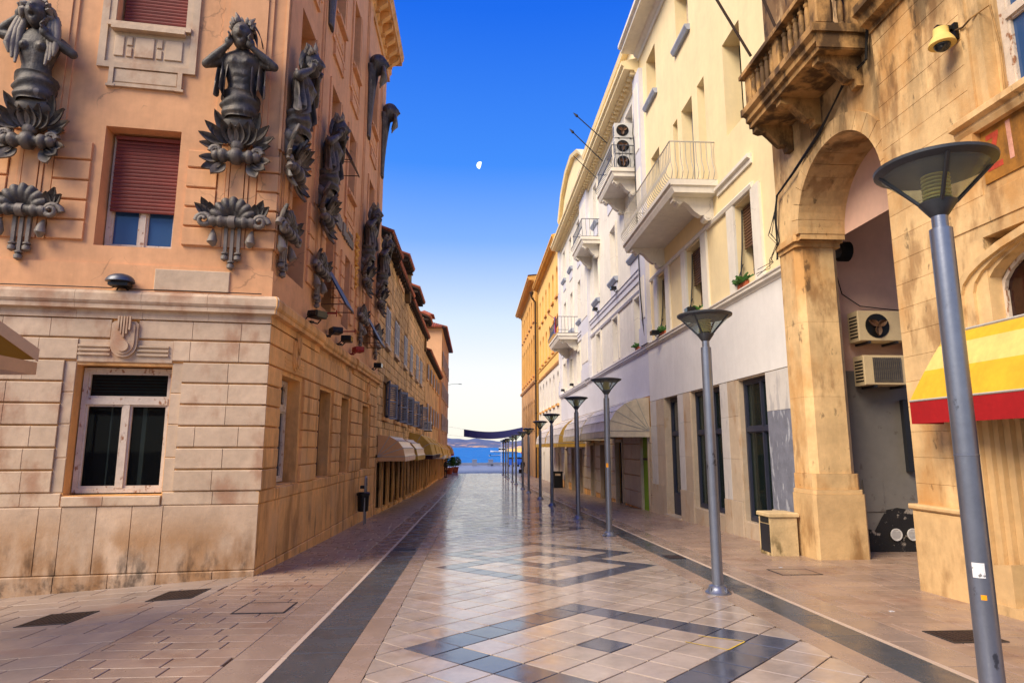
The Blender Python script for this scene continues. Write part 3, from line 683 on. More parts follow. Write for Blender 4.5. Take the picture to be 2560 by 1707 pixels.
def doors(par, F, y0, y1, step, dw, zt, mats, fm):
    """row of shop doorways: stone jambs, a lintel and a recessed door in each; returns the holes"""
    y = y0+.25
    k = 0
    while y+dw < y1:
        g = GD(y)
        mb = MB(); mb.fbox(F, y-.16, y, g-.1, zt, -.05, .07); mb.fbox(F, y+dw, y+dw+.16, g-.1, zt, -.05, .07); mb.fbox(F, y-.16, y+dw+.16, zt, zt+.16, -.05, .09); mb.fbox(F, y-.05, y+dw+.05, g-.1, g+.12, -.3, .1)
        o = mb.build('doorway', fm, par)
        mb = MB(); mb.fbox(F, y, y+dw, g, zt, -.28, -.22); d_ = mb.build('door', mats[k%len(mats)], par)
        mb = MB(); mb.fbox(F, y+.1, y+dw-.1, g+.8, zt-.12, -.22, -.21); mb.build('pane', M['glass'], d_)
        y += step; k += 1
def dholes(y0, y1, step, dw, zt):
    out = []; y = y0+.25
    while y+dw < y1: out.append((y,y+dw,GD(y)+.1,zt)); y += step
    return out
M['door_red'] = mat('red_door_paint', lin(150,40,30), .5, .1, 4, .05, 60)
dm = [M['dark'],M['wood_brown'],M['metal_dark'],M['wood_brown'],M['door_red']]
# first house
lowA = [(23.75,25.0),(27.1,28.5),(29.95,31.3)]; upA = [(23.85,25.0),(26.6,28.0),(30.2,31.4)]
hA = [(a,b,2.86,4.18) for a,b in lowA]+[(a,b,5.6,7.0) for a,b in upA]+dholes(22.2,31.6,1.75,1.15,1.25)
FA, sA = house('stone_house', -3.38, 22.02, 31.6, 9.15, 'weathered rubble stone house next to the orange corner building', hA, M['mortar'])
stones(FA, 22.02, 31.6, 1.5, 9.15, hA, sA, M['oldstone']); doors(sA, FA, 22.2, 31.6, 1.75, 1.15, 1.25, dm, M['base2'])
lowB = [(32.7,34.2),(37.2,39.2)]; upB = [(32.9,34.1),(36.3,37.7),(39.0,40.4)]
hB = [(a,b,2.86,4.18) for a,b in lowB]+[(a,b,5.6,7.0) for a,b in upB]+dholes(31.7,42.8,1.85,1.2,1.15)
FB, sB = house('stone_house', -3.36, 31.62, 42.9, 9.0, 'second rubble stone house, its dark eaves below a jutting tiled dormer', hB, M['mortar'])
stones(FB, 31.62, 42.9, 1.4, 9.0, hB, sB, M['oldstone'], limit=260, l=(.5,1.0)); doors(sB, FB, 31.7, 42.8, 1.85, 1.2, 1.15, dm, M['base2'])
def far_holes(y0, y1, step, wd, levels, ph=.8):
    out = []; y = y0+ph
    while y+wd < y1: out += [(y,y+wd,a,b) for a,b in levels]; y += step
    return out
hC = far_holes(42.92, 60, 3.3, 1.1, ((3.4,4.75),(6.4,7.5)))+dholes(43,60,2.0,1.3,1.05)
FC, sC = house('stone_house', -3.3, 42.92, 60, 8.1, 'long low stone house with a dark sagging eave farther down the row', hC, M['oldstone'])
doors(sC, FC, 43, 60, 2.0, 1.3, 1.05, dm, M['base2'])
for y0,y1,z0,z1 in [h for h in hC if h[2]>2]:
    mb = MB(); mb.fbox(FC, y0-.1, y1+.1, z0-.12, z0, -.02, .1); mb.fbox(FC, y0-.1, y0, z0, z1+.1, -.02, .04); mb.fbox(FC, y1, y1+.1, z0, z1+.1, -.02, .04)
    o = mb.build('window', M['base2'], sC); mb = MB(); mb.fbox(FC, y0, y1, z0, z1, -.2, -.17); mb.build('pane', M['glass'], o)
    louvre(FC, y1, y1+.55, z0, z1, .045, M['shutter_pale'], o)
for F,t,low,up in ((FA,sA,lowA,upA),(FB,sB,lowB,upB)):
    for a,b in low:
        mb = MB(); mb.fbox(F, a-.12, b+.12, 2.74, 2.86, -.02, .12); mb.fbox(F, a, a+.06, 2.86, 4.18, -.2, -.1); mb.fbox(F, b-.06, b, 2.86, 4.18, -.2, -.1)
        o = mb.build('window', M['base2'], t); mb = MB(); mb.fbox(F, a+.06, b-.06, 2.86, 4.18, -.2, -.17); mb.build('pane', M['glass'], o)
        m_ = (b-a)/2
        louvre(F, a-.02, a+m_, 2.84, 4.2, .05, M['shutter_blue'], o, R(18), a+m_)
        louvre(F, b, b+m_, 2.84, 4.2, .05, M['shutter_blue'], o, R(25), b)
    for a,b in up:
        mb = MB(); mb.fbox(F, a-.1, b+.1, 5.46, 5.58, -.02, .12); o = mb.build('window', M['pale'], t)
        m_ = (a+b)/2; louvre(F, a, m_-.01, 5.6, 7.0, .03, M['shutter_pale'], o); louvre(F, m_+.01, b, 5.6, 7.0, .03, M['shutter_pale'], o)
roof_slab(sA, 22.1, 25.3, -3.0, 9.35); roof_slab(sA, 25.3, 31.7, -3.1, 9.2)
roof_slab(sB, 31.65, 43, -3.1, 9.05); roof_slab(sC, 42.95, 60.1, -3.0, 8.2)
def dormer(par, y0, y1, ze, m):
    mb = MB(); mb.box(-5.5,-3.3,y0+.12,y1-.12,8.8,ze-.05); mb.build('dormer_wall', m, par); roof_slab(par, y0, y1, -2.92, ze, 2.6, 1.1)
    mb = MB(); mb.box(-3.3,-3.26,(y0+y1)/2-.35,(y0+y1)/2+.35,ze-.75,ze-.2); mb.build('dormer_window', M['shutter_blue'], par)
dormer(sA, 26.9, 29.4, 9.95, M['peach']); dormer(sB, 32.2, 35.8, 9.85, M['mortar']); dormer(sB, 40.2, 42.8, 10.0, M['oldstone'])
def chimney(par, y, z, x=-3.75):
    mb = MB(); mb.box(x-.2,x+.2,y-.22,y+.22,z-1.0,z+.4); mb.box(x-.26,x+.26,y-.28,y+.28,z+.4,z+.48)
    for dx in (-.18,.18):
        for dy in (-.2,.2): mb.box(x+dx-.05,x+dx+.05,y+dy-.05,y+dy+.05,z+.48,z+.68)
    mb.box(x-.28,x+.28,y-.3,y+.3,z+.68,z+.78); mb.build('chimney', M['mortar'], par)
chimney(sA, 30.2, 9.6, -3.3); chimney(sB, 42.0, 9.0, -3.4)
hP = far_holes(60.05, 76, 2.6, 1.0, ((3.4,4.9),(6.4,7.9),(9.4,10.9)))+dholes(60.2,75,2.1,1.3,1.0)
FP, sP = house('peach_house', -3.12, 60.05, 76, 12.9, 'tall peach plastered house with red tiled roof at the sea end', hP, M['peach'])
mb = MB(); wall(FP, 60.05, 76, -2, 12.7, [(a,b,c,d_) for a,b,c,d_ in hP], .3, mb)
for v in range(len(mb.v)): mb.v[v] = (mb.v[v][0]+.006, mb.v[v][1], mb.v[v][2])
mb.build('street_face', M['oldstone'], sP)
doors(sP, FP, 60.2, 75, 2.1, 1.3, 1.0, dm, M['base2'])
for y0,y1,z0,z1 in [h for h in hP if h[2]>2]:
    mb = MB(); mb.fbox(FP, y0-.1, y1+.1, z0-.12, z0, 0, .12); o = mb.build('window', M['pale'], sP); mb = MB(); mb.fbox(FP, y0, y1, z0, z1, -.2, -.17); mb.build('pane', M['glass'], o)
    louvre(FP, y1+.02, y1+.5, z0, z1, .05, M['shutter_pale'], o)
# hipped roof of the peach house
mb = MB(); e = .45; zr = 12.9
mb.add([(-3.12+e,60.05-e,zr),(-3.12+e,76+e,zr),(-12,76+e,zr),(-12,60.05-e,zr),(-7.5,64.5,zr+2.1),(-7.5,72,zr+2.1)],[(0,1,5,4),(1,2,5),(2,3,4,5),(3,0,4),(0,1,2,3)])
o = mb.build('roof', M['eave_wood'], sP); mb = MB()
for k in range(44):
    x = -12+.2*k+.2
    if x < -2.75:
        t0 = max(0,min(1,(x+12.2)/4.7)) if x < -7.5 else max(0,min(1,(-2.67-x)/4.83))
        if t0 > .03: mb.tube([(x,60.05-e-.03,zr+.05),(x,60.05-e+4.9*t0,zr+.05+2.1*t0)],.1,6)
for k in range(84):
    y = 60.05-e+.2*k
    t0 = min(1,(y-59.6)/4.9,(76.45-y)/4.45)
    if t0 > .03: mb.tube([(-2.64,y,zr+.05),(-2.64-4.83*t0,y,zr+.05+2.1*t0)],.1,6)
mb.build('roof_tiles', M['tile'], o, kind='stuff')
mb = MB(); mb.box(-6.2,-4.6,66,68,13,15.4); mb.build('roof_hut', M['peach'], sP)
mb = MB(); mb.add([(-6.5,65.7,15.4),(-4.3,65.7,15.4),(-4.3,68.3,15.4),(-6.5,68.3,15.4),(-5.4,67,16.1)],[(0,1,4),(1,2,4),(2,3,4),(3,0,4),(0,1,2,3)]); mb.build('hut_roof', M['tile'], sP)
# ------------------------------------------------------------------ awnings of the left row: folding hoods
def hood(name, wx, sg, y0, y1, zt, zb, dep, mcan, mside, label, cat, nrib=5, val=.18, group=None, mval=None, round_=1.0):
    """quarter-round folding hood on a wall x = wx, opening towards sg"""
    t = thing(name, (wx+sg*dep/2,(y0+y1)/2,zb-val), label, cat, group=group)
    H = zt-zb; pr = []
    for k in range(nrib+1):
        a = math.pi/2*k/nrib; pr.append((dep*math.sin(a)**round_, zb+H*math.cos(a)))
    cloth = lambda a,z,y: (wx+sg*a, y, z)
    for k in range(nrib):
        (a0,q0),(a1,q1) = pr[k],pr[k+1]; mb = MB()
        n = 6
        def g(u,v): 
            sag = -.025*math.sin(math.pi*v)*1.0; y = y0+(y1-y0)*u
            a = a0+(a1-a0)*v; z = q0+(q1-q0)*v; return cloth(a+sag*.6, z+sag, y)
        mb.grid(g, 8, 5); mb.build('canopy_panel', mcan, t, smooth=60)
        for yy in (y0,y1):
            mb = MB(); mb.add([cloth(0,zb,yy),cloth(a0,q0,yy),cloth(a1,q1,yy)],[(0,1,2)]); mb.build('side_panel', mside, t)
    for (a,z) in pr[1:]:
        mb = MB(); mb.tube([cloth(0,zb,y0-.01),cloth(a,z+.005,y0-.01),cloth(a,z+.005,y1+.01),cloth(0,zb,y1+.01)],.012,5); mb.build('rib', M['rail'], t)
    mb = MB(); 
    def gv(u,v): return cloth(dep+.006+.012*math.sin(u*31)*v, zb-val*v-(.02*abs(math.sin(u*math.pi*max(3,int((y1-y0)/.35)))) if v>.9 else 0), y0+(y1-y0)*u)
    mb.grid(gv, 40, 4); mb.build('valance', mval or mcan, t, smooth=60)
    for yy in (y0,y1):
        mb = MB(); mb.add([cloth(0,zb,yy),cloth(dep,zb,yy),cloth(dep,zb-val,yy),cloth(.0,zb-val,yy)],[(0,1,2,3)]); mb.build('side_valance', mval or mside, t)
    return t
hood('shop_awning', -3.32, 1, 22.6, 26.6, 2.2, 1.45, .95, M['awn_sal'], M['awn_sal'], 'salmon vinyl awning on the stone row, nearest to the corner building', 'awning', 4, .15, round_=.9)
hood('shop_awning', -3.32, 1, 27.1, 31.2, 2.15, 1.42, 1.0, M['awn_sal'], M['awn_tan'], 'glossy awning right behind the salmon one on the stone row', 'awning', 4, .18, round_=.9, mval=M['awn_tan'])
M['awn_dark'] = mat('dark_red_valance', lin(50,14,14), .8, .1, 3, 0)
ords = ['first','second','third','fourth','fifth','sixth','seventh','last']
ya = 33.3
for k,(y0,y1,zt,zb,dp,mv) in enumerate(((33.3,36.9,2.53,1.37,1.2,'awn_dark'),(37.4,40.6,2.5,1.37,1.2,'awn_dark'),(41.2,45.5,2.42,1.3,1.1,'awn_tan'),(47,51,2.25,1.15,1.15,'awn_w'),(52,56,2.2,1.1,1.1,'awn_tan'),(57.5,61,2.1,1.0,1.1,'awn_w'),(62,66,2.1,1.0,1.0,'awn_tan'),(69,74,2.1,1.05,1.05,'awn_r'))):
    hood('shop_awning', -3.3, 1, y0, y1, zt, zb, dp, M['awn_tan'], M['awn_tan'], ords[k]+' of the tan fan-shaped awnings along the stone row', 'awning', 3, .2, 'tan awnings of the stone row', M[mv])
# ================================================================== RIGHT: HONEY STONE BUILDING WITH THE STRIPED AWNING
FN = XF(6.06,-1)
hn = thing('limestone_building', (8,6,-.1), 'honey limestone building with arched window at the right edge', 'building')
YN0, YN1 = 1.5, 8.62
nh = [(4.9,6.9,5.735,8.6),(4.2,7.02,3.15,4.25),(3.4,7.495,-.4,2.86)]
wall(FN, YN0, YN1, -1, 12, [nh[0],nh[2],(4.2,7.02,3.15,4.25)], .3).build('wall', M['honey'], hn)
mb = MB(); mb.box(6.5,11,YN0,YN1-.02,-1,12); mb.build('inner_shell', M['dark'], hn)
FE = frame(6.06, YN1, 1, 0, 0, 1)
mb = MB(); mb.fbox(FE, 0, 5, -1, 12, -.3, 0); mb.build('alley_wall', M['honey'], hn)
z = .95; rowz = []
while z < 8.0: rowz.append((z,z+.345)); z += .345
for k,(a,b) in enumerate(rowz):
    e0,e1 = 5.0, YN1+.0; s_ = e1; first = True
    while s_ > e0+.05:
        l = rnd.uniform(.5,.8) if not (first and k%2) else .36
        p = max(s_-l, e0)
        if p-e0 < .25: p = e0
        segs = [(p,s_)]
        for H in ((4.0,7.48,3.0,4.36),(4.0,7.5,-.4,2.9),(4.0,6.92,5.0,9)):
            if b > H[2]+.02 and a < H[3]-.02: segs = [(max(x0,H[1]),x1) for x0,x1 in segs if x1 > H[1]+.05]
        for x0,x1 in segs: MB().block(FN, x0+.001, x1-.001, a+.0015, b-.0015, -.05, .016+rnd.uniform(-.0015,.0015), .002, .003).build('stone_block', M['honey'], hn)
        s_ = p; first = False
MB().block(FN, 7.55, YN1+.03, -.4, .95, -.05, .10, .03, .03).build('plinth', M['honey2'], hn)
MB().block(FN, 7.5, YN1+.06, .95, 1.02, -.05, .13, .02, .02).build('plinth_cap', M['honey2'], hn)
for k,(a,b,d_) in enumerate(((7.38,7.5,.05),(7.28,7.38,.0),(7.2,7.28,-.05),(7.1,7.2,-.11),(7.02,7.1,-.17))):
    mb = MB(); mb.fbox(FN, a, b-.004, .1, 2.9, -.3, d_); mb.build('door_moulding', M['honey2'], hn)
MB().prism([(7.0,-.3),(7.5,-.3),(7.5,.25),(7.3,.45),(7.0,.5)], lambda a,b,t: FN(a,b,t), -.1, .16).build('door_foot', M['honey2'], hn)
MB().fbox(FN, 3, 7.52, -.4, .05, 0, .2).build('door_step', M['honey2'], hn)
MB().fbox(FN, 3.4, 7.02, -.4, 2.86, -.34, -.31).build('door', M['dark'], hn)
# arched window of the first floor
mb = MB(); arcs = []
for R_,d0_,d1_ in ((1,0,.06),(.9,-.05,.03),(.8,-.12,.0)):
    a,b = 5.61-1.85*R_*.95, 5.61+1.85*R_*.95
def seg_arch(y0, y1, zs, rise, th, d0, d1, n=14, mbb=None):
    m_ = mbb or MB(); c = (y0+y1)/2; w_ = (y1-y0)/2
    p = [(c+w_*math.cos(math.pi*k/n), zs+rise*math.sin(math.pi*k/n)) for k in range(n+1)]
    q_ = [(c+(w_+th)*math.cos(math.pi*k/n), zs+(rise+th)*math.sin(math.pi*k/n)) for k in range(n+1)]
    for k in range(n): m_.hexa([FN(*p[k],d0),FN(*p[k+1],d0),FN(*q_[k+1],d0),FN(*q_[k],d0),FN(*p[k],d1),FN(*p[k+1],d1),FN(*q_[k+1],d1),FN(*q_[k],d1)])
    return m_
for y1_,th,d0,d1 in ((7.36,.1,-.02,.085),(7.22,.14,-.1,.04),(7.08,.14,-.2,-.02)):
    mb = seg_arch(4.2-(y1_-7.02), y1_, 3.62, .52, th, d0, d1); mb.fbox(FN, y1_, y1_+th, 3.1, 3.62, d0, d1); mb.build('arch_moulding', M['honey'], hn)
mb = seg_arch(4.24, 7.0, 3.6, .52, .05, -.22, -.17); mb.fbox(FN, 6.98, 7.03, 3.12, 3.6, -.22, -.17); aw = mb.build('window_frame', M['frame_white'], hn)
M['glass_red'] = mat('dark_red_glass', (.02,.004,.003,1), .15, .5, 3, 0, spec=.5)
MB().fbox(FN, 4.2, 7.0, 3.1, 4.3, -.24, -.215).build('pane', M['glass_red'], aw)
# second floor window with moulded sill
for a,b,d_ in ((6.83,6.92,.05),(6.72,6.83,.02),(6.62,6.72,.05),(6.5,6.62,-.1)): MB().fbox(FN, a, b-.003, 5.72, 9, -.25, d_).build('window_moulding', M['honey'], hn)
MB().prism([(-.05,5.50),(.1,5.50),(.13,5.56),(.13,5.6),(.2,5.63),(.2,5.70),(.16,5.73),(-.05,5.73)], lambda a,b,t: FN(t,b,a), 4.0, 7.12).build('sill', M['honey'], hn)
MB().prism([(0,5.28),(.05,5.28),(.12,5.36),(.12,5.5),(0,5.5)], lambda a,b,t: FN(t,b,a), 6.86, 7.04).build('sill_bracket', M['honey'], hn)
MB().fbox(FN, 4.0, 6.86, 4.85, 5.5, 0, .018).build('painted_panel', mat('ochre_sign_paint', lin(160,108,40), .85, .2, 4, .2, 60, stains=[(SOOT,3,.52,.7,None,0,.5,.4)]), hn)
sg_m = mat('faded_red_paint', lin(176,66,44), .85, .25, 12, .1, 60); pk_m = mat('faded_pink_paint', lin(206,150,128), .85, .2, 12, .1, 60)
mb = MB(); mb.prism([(6.78,5.42),(6.60,5.42),(6.60,5.37),(6.72,5.05),(6.58,5.05),(6.58,4.98),(6.80,4.98),(6.80,5.03),(6.68,5.36),(6.78,5.36)], lambda a,b,t: FN(a,b,t), .017, .021); mb.build('faded_letter', sg_m, hn)
mb = MB(); mb.prism([(6.49,5.46),(6.43,5.46),(6.42,5.0),(6.48,5.0)], lambda a,b,t: FN(a,b,t), .017, .021); mb.build('faded_letter', pk_m, hn)
wf = casement(FN, 4.95, 6.5, 5.76, 8.6, -.12, hn, M['frame_white'], M['glass_blue'], 6.75, .09, False)
MB().prism([(-.1,8.05),(.05,8.05),(.05,8.12),(.18,8.16),(.22,8.28),(.3,8.32),(.3,8.45),(-.1,8.5)], lambda a,b,t: FN(t,b,a), 2, YN1).build('band_cornice', M['balc'], hn)
# striped awning
sa = thing('striped_awning', (5.8,5.5,2.07), 'yellow and cream striped awning with red valance at the right edge', 'awning')
pf = [(6.0,3.2),(5.9,3.04),(5.77,2.74),(5.6,2.36)]; ye = 7.95
for k,(mm) in enumerate(('awn_y','awn_c','awn_y')):
    (a0,q0),(a1,q1) = pf[k],pf[k+1]; mb = MB()
    in0,in1 = (.0 if k else -.3)+.0, 0
    off = [.42,.22,.1,0]
    mb.grid(lambda u,v: (a0+(a1-a0)*v-.008*math.sin(math.pi*v), 1.5+(ye-off[k]*(1-v)-off[k+1]*v-1.5)*u, q0+(q1-q0)*v-.012*math.sin(math.pi*v)*math.sin(u*9)), 14, 4); mb.build('canopy_stripe', M[mm], sa, smooth=60)
for k in range(3):
    off = [.42,.22,.1,0]; (a0,q0),(a1,q1) = pf[k],pf[k+1]
    MB().add([(a0,ye-off[k],q0),(a1,ye-off[k+1],q1),(6.03,ye-off[k+1]*.3,q1),(6.03,ye-off[k]*.3,q0)],[(0,1,2,3)]).build('side_panel', M['awn_c' if k<2 else 'awn_y'], sa)
MB().grid(lambda u,v: (5.598-.006*v+.01*math.sin(u*40)*v, 1.5+(ye-1.5)*u, 2.36-.29*v), 40, 4).build('valance', M['awn_r'], sa, smooth=60)
MB().add([(5.6,ye,2.36),(6.03,ye,2.36),(6.03,ye,2.07),(5.6,ye,2.07)],[(0,1,2,3)]).build('side_valance', M['awn_r'], sa)
mb = MB(); mb.tube([(5.6,1.5,2.36),(5.6,ye,2.36)],.014,6); mb.tube([(6.0,1.5,3.2),(6.0,ye-.42,3.2)],.02,6); mb.build('frame_bar', M['rail'], sa)

# ================================================================== ARCHWAY BUILDING
FR = XF(6.12,-1)
ar = thing('archway_building', (7,10.3,-.2), 'honey stone archway over a side alley with a sooty balcony above', 'building')
AC_, AZ_, AR_ = 9.98, 5.75, 1.28
wall(FR, YN1, 12.12, AZ_-.1, 12, [(AC_-AR_,AC_+AR_,AZ_-.1,AZ_+AR_,'arch')], .86, openb=True).build('wall', M['honey'], ar)
mb = MB(); mb.fbox(FR, YN1, AC_-AR_, -1, AZ_-.1, -.86, 0); mb.build('near_pier', M['honey'], ar)
mb = MB(); mb.add([FR(YN1,AZ_,-.86),FR(12.12,AZ_,-.86),FR(12.12,12,-.86),FR(YN1,12,-.86)],[(0,1,2,3)]); mb.box(6.98,11,YN1,12.12,7.3,12); mb.build('upper_block', M['alley_pink'], ar)
n = 15
for k in range(n):
    a0,a1 = math.pi*k/n+.004, math.pi*(k+1)/n-.004; mb = MB()
    for u,v in ((a0,(a0+a1)/2),((a0+a1)/2,a1)):
        P = lambda r,a,d_: FR(AC_+r*math.cos(a), AZ_+r*math.sin(a), d_)
        mb.hexa([P(AR_-.012,u,-.88),P(AR_-.012,v,-.88),P(AR_+.28,v,-.02),P(AR_+.28,u,-.02),P(AR_-.012,u,.05),P(AR_-.012,v,.05),P(AR_+.28,v,.05),P(AR_+.28,u,.05)])
    mb.build('voussoir', M['honey'], ar)
def pier(z0, z1, y, x0, x1, ch, nm='pier_stone', m='honey'):
    mb = MB(); mb.prism([(x0,12.12),(x0,y+ch),(x0+ch,y),(x1-ch,y),(x1,y+ch),(x1,12.12)], lambda a,b,t: (a,b,t), z0, z1); mb.build(nm, M[m], ar)
pier(-.6,.94,11.36,6.05,7.03,.05,'pier_base','honey2'); pier(.943,1.02,11.38,6.07,7.01,.05,'pier_base','honey2'); pier(1.023,1.3,11.42,6.1,6.98,.06)
for a,b in zip((1.303,2.7,4.1),(2.697,4.097,5.55)): pier(a,b,11.46,6.12,6.96,.12)
pier(5.553,5.64,11.42,6.09,6.99,.04); pier(5.643,5.76,11.36,6.04,7.02,.04)
# alley wall at the back of the arch
al = thing('alley_wall', (8.5,12.4,-.2), 'pink and grey painted wall behind the archway with peeling black base', 'wall')
MB().box(7.0,11,12.32,12.7,3.28,9).build('upper_plaster', M['alley_pink'], al); MB().box(7.0,11,12.31,12.7,-1,3.279).build('grey_paint', M['alley_grey'], al)
MB().prism([(7.0,-1),(7.0,.18),(7.2,.2),(7.35,.12),(7.5,.24),(7.72,.2),(7.86,.42),(7.98,.58),(8.2,.62),(8.45,.58),(8.7,.66),(9.2,.5),(9.6,.6),(11,.5),(11,-1)], lambda a,b,t: (a,t,b), 12.304, 12.32).build('black_base', M['alley_black'], al)
MB().box(7.55,7.95,12.29,12.315,.55,1.15).build('vent_cover', M['alley_grey'], al)
MB().box(8.45,8.62,12.2,12.3,1.3,2.7).build('metal_cabinet', M['metal_dark'], al)
for k,x in enumerate((8.12,8.45)):
    v = thing('round_vent', (x,12.3,.0), ('left' if k==0 else 'right')+' of two round white vents low in the alley wall', 'vent', group='round alley vents')
    MB().lathe([(.10,0),(.115,-.01),(.115,-.03),(.095,-.03),(.09,-.012),(.001,-.01)], 18, (0,0,.12), 'y').build('ring', M['white'], v, smooth=40, local=True)
    for q in range(6):
        z_ = .06+q*.024; hw = math.sqrt(max(.0001,.09**2-(z_-.12)**2)); MB().box(-hw,hw,-.03,-.016,z_-.005,z_+.005).build('slat', M['white'], v, local=True)
# stone balcony above the arch
bl = thing('stone_balcony', (5.7,10.1,7.9), 'sooty stone balcony with balusters above the archway', 'balcony')
BX0,BX1,BY0,BY1 = 5.24,6.1,8.78,11.5
MB().prism([(BX0+.1,7.93),(BX0+.1,8.02),(BX0+.04,8.05),(BX0+.04,8.14),(BX0-.03,8.2),(BX0-.03,8.32),(BX0+.02,8.36),(BX1,8.36),(BX1,7.93)], lambda a,b,t: (a,t,b), BY0+.06, BY1-.06).build('slab', M['balc'], bl)
for q in ((BX0-.03,BX1,BY0,BY0+.06,8.2,8.34),(BX0-.03,BX1,BY1-.06,BY1,8.2,8.34),(BX0+.05,BX1,BY0+.04,BY0+.058,7.95,8.198)): MB().box(*q).build('slab_edge', M['balc'], bl)
for y in (BY0+.1,(BY0+BY1)/2,BY1-.2):
    MB().block(lambda s_,z,d_: (BX0+.14-d_,s_,z), y-.09, y+.13, 8.36, 8.98, -.16, .08, .02, .02).build('rail_pier', M['balc'], bl)
MB().box(BX1-.25,BX1,BY0+.04,BY0+.2,8.36,8.98).build('rail_pier', M['balc'], bl)
MB().prism([(BX0-.03,8.98),(BX0-.03,9.06),(BX0+.02,9.1),(BX0+.24,9.1),(BX0+.26,8.98)], lambda a,b,t: (a,t,b), BY0, BY1).build('handrail', M['balc'], bl)
MB().box(BX0+.26,BX1,BY0,BY0+.24,8.98,9.1).build('handrail', M['balc'], bl)
bme = MB().lathe([(.055,0),(.055,.05),(.036,.07),(.048,.2),(.046,.40),(.036,.46),(.055,.49),(.055,.52),(.03,.54),(.03,.63)], 10).mesh('baluster', M['balc'], 40)
for k in range(5):
    for b0 in (BY0+.32,(BY0+BY1)/2+.22): 
        o = link('baluster', bme, bl, local=False); o.location = (BX0+.1, b0+k*.19, 8.36)
for k in range(3): o = link('baluster', bme, bl, local=False); o.location = (BX0+.35+k*.17, BY0+.12, 8.36)
def corbel(par, F, y, hw, zt, ln, dr, m, d0=0.0, scroll=True):
    P = [(d0,zt),(d0+ln,zt),(d0+ln,zt-.1),(d0+ln*.86,zt-.14),(d0+ln*.74,zt-.12),(d0+ln*.62,zt-.2),(d0+ln*.48,zt-dr*.62),(d0+ln*.34,zt-dr*.8),(d0+ln*.2,zt-dr*.78),(d0+ln*.16,zt-dr),(d0,zt-dr)]
    mb = MB(); mb.prism(P, lambda a,b,t: F(t,b,a), y-hw, y+hw)
    if scroll:
        for a,b,r in ((ln*.84,zt-.12,.085),(ln*.16,zt-dr*.86,.11)):
            mb.prism([(d0+a+r*math.cos(2*math.pi*k/12), b+r*math.sin(2*math.pi*k/12)) for k in range(12)], lambda p,q_,t: F(t,q_,p), y-hw-.025, y+hw+.025)
            mb.prism([(d0+a+r*.5*math.cos(2*math.pi*k/12), b+r*.5*math.sin(2*math.pi*k/12)) for k in range(12)], lambda p,q_,t: F(t,q_,p), y-hw-.045, y+hw+.045)
    mb.build('corbel', m, par, smooth=30)
for y in (9.1,10.35,11.35): corbel(bl, FR, y, .09, 7.93, .72, .5, M['balc'], scroll=False)

# ================================================================== PALE YELLOW BUILDING WITH THE BIG IRON BALCONY
FW = XF(6.3,-1)
wa = thing('pale_yellow_building', (9,17,-.3), 'pale yellow four storey building with marble shopfront and iron balcony', 'building')
A0,A1 = 12.12, 22.6
f1 = [(13.55,14.55),(16.85,18.15),(20.25,21.15)]; f2 = [(13.7,14.75),(16.1,16.65),(17.1,18.05),(18.45,18.9),(20.45,21.45)]; f3 = [(13.7,14.75),(17.05,18.2),(20.5,21.65)]
wh = [(a,b,5.62,7.55) for a,b in f1]+[(a,b,9.5,12.0) if a<15 else (a,b,8.75,12.0) for a,b in f2[:4]]+[(20.45,21.45,9.5,12.05)]+[(a,b,14.2,16.0) for a,b in f3]
wall(FW, A0, A1, 5.3, 17, wh, .45).build('wall', M['yellow'], wa)
sh = [(13.44,14.93,.1,3.34),(16.05,18.3,.1,3.34),(19.5,20.9,-.7,3.36)]
wall(FW, A0, A1, -1.5, 3.38, sh, .3).build('shopfront_wall', M['marble_t'], wa)
MB().fbox(FW, A0, A1, 3.38, 5.3, -.3, .035).build('fascia_wall', M['white'], wa)
mb = MB(); mb.box(6.85,14,12.72,A1-.02,-1,16.9); mb.build('inner_shell', M['dark'], wa)
LP = [(-.02,5.22),(.05,5.22),(.08,5.28),(.13,5.3),(.13,5.36),(.16,5.38),(.16,5.41),(-.02,5.44)]
def ledge(par, a, b, m): MB().prism(LP, lambda p,q_,t: FW(t,q_,p), a, b).build('ledge', m, par)
ledge(wa, 11.85, A1, M['cream'])
# first floor: white window bays with splayed jambs and rolled wooden blinds
mb = MB()
for a,b in f1:
    mb.fbox(FW, a-.42, a, 5.44, 7.62, 0, .06); mb.fbox(FW, b, b+.42, 5.44, 7.62, 0, .06)
mb.prism([(-.01,7.6),(.07,7.6),(.1,7.68),(.06,7.74),(-.01,7.76)], lambda p,q_,t: FW(t,q_,p), 13.45, 22.0); mb.build('window_bay_trim', M['cream'], wa)
MB().prism([(-.01,8.2),(.05,8.2),(.05,8.3),(.12,8.34),(.12,8.42),(-.01,8.45)], lambda p,q_,t: FW(t,q_,p), 13.45, 15.5).build('string_course', M['cream'], wa)
for a,b in f1:
    o = casement(FW, a+.02, b-.02, 5.64, 7.53, -.4, wa, M['wood_brown'], M['glass'])
    mb = MB()
    for k in range(14): mb.prism([(-.2-.012*k*0,7.5-k*.075),(-.18,7.5-k*.075),(-.17,7.44-k*.075),(-.2,7.44-k*.075)], lambda p,q_,t: FW(t,q_,p), a+.04, b-.04)
    mb.build('slatted_blind', M['wood_brown'], o, kind='stuff')
    mb = MB()
    for s_ in (a+.06,b-.06): mb.tube([FW(s_,7.45,-.15),FW(s_,6.5,-.1),FW(s_,5.7,-.02)],.018,5); mb.tube([FW(s_,6.1,-.1),FW(s_,5.7,.05)],.012,5)
    mb.build('blind_stay', M['metal_dark'], o)
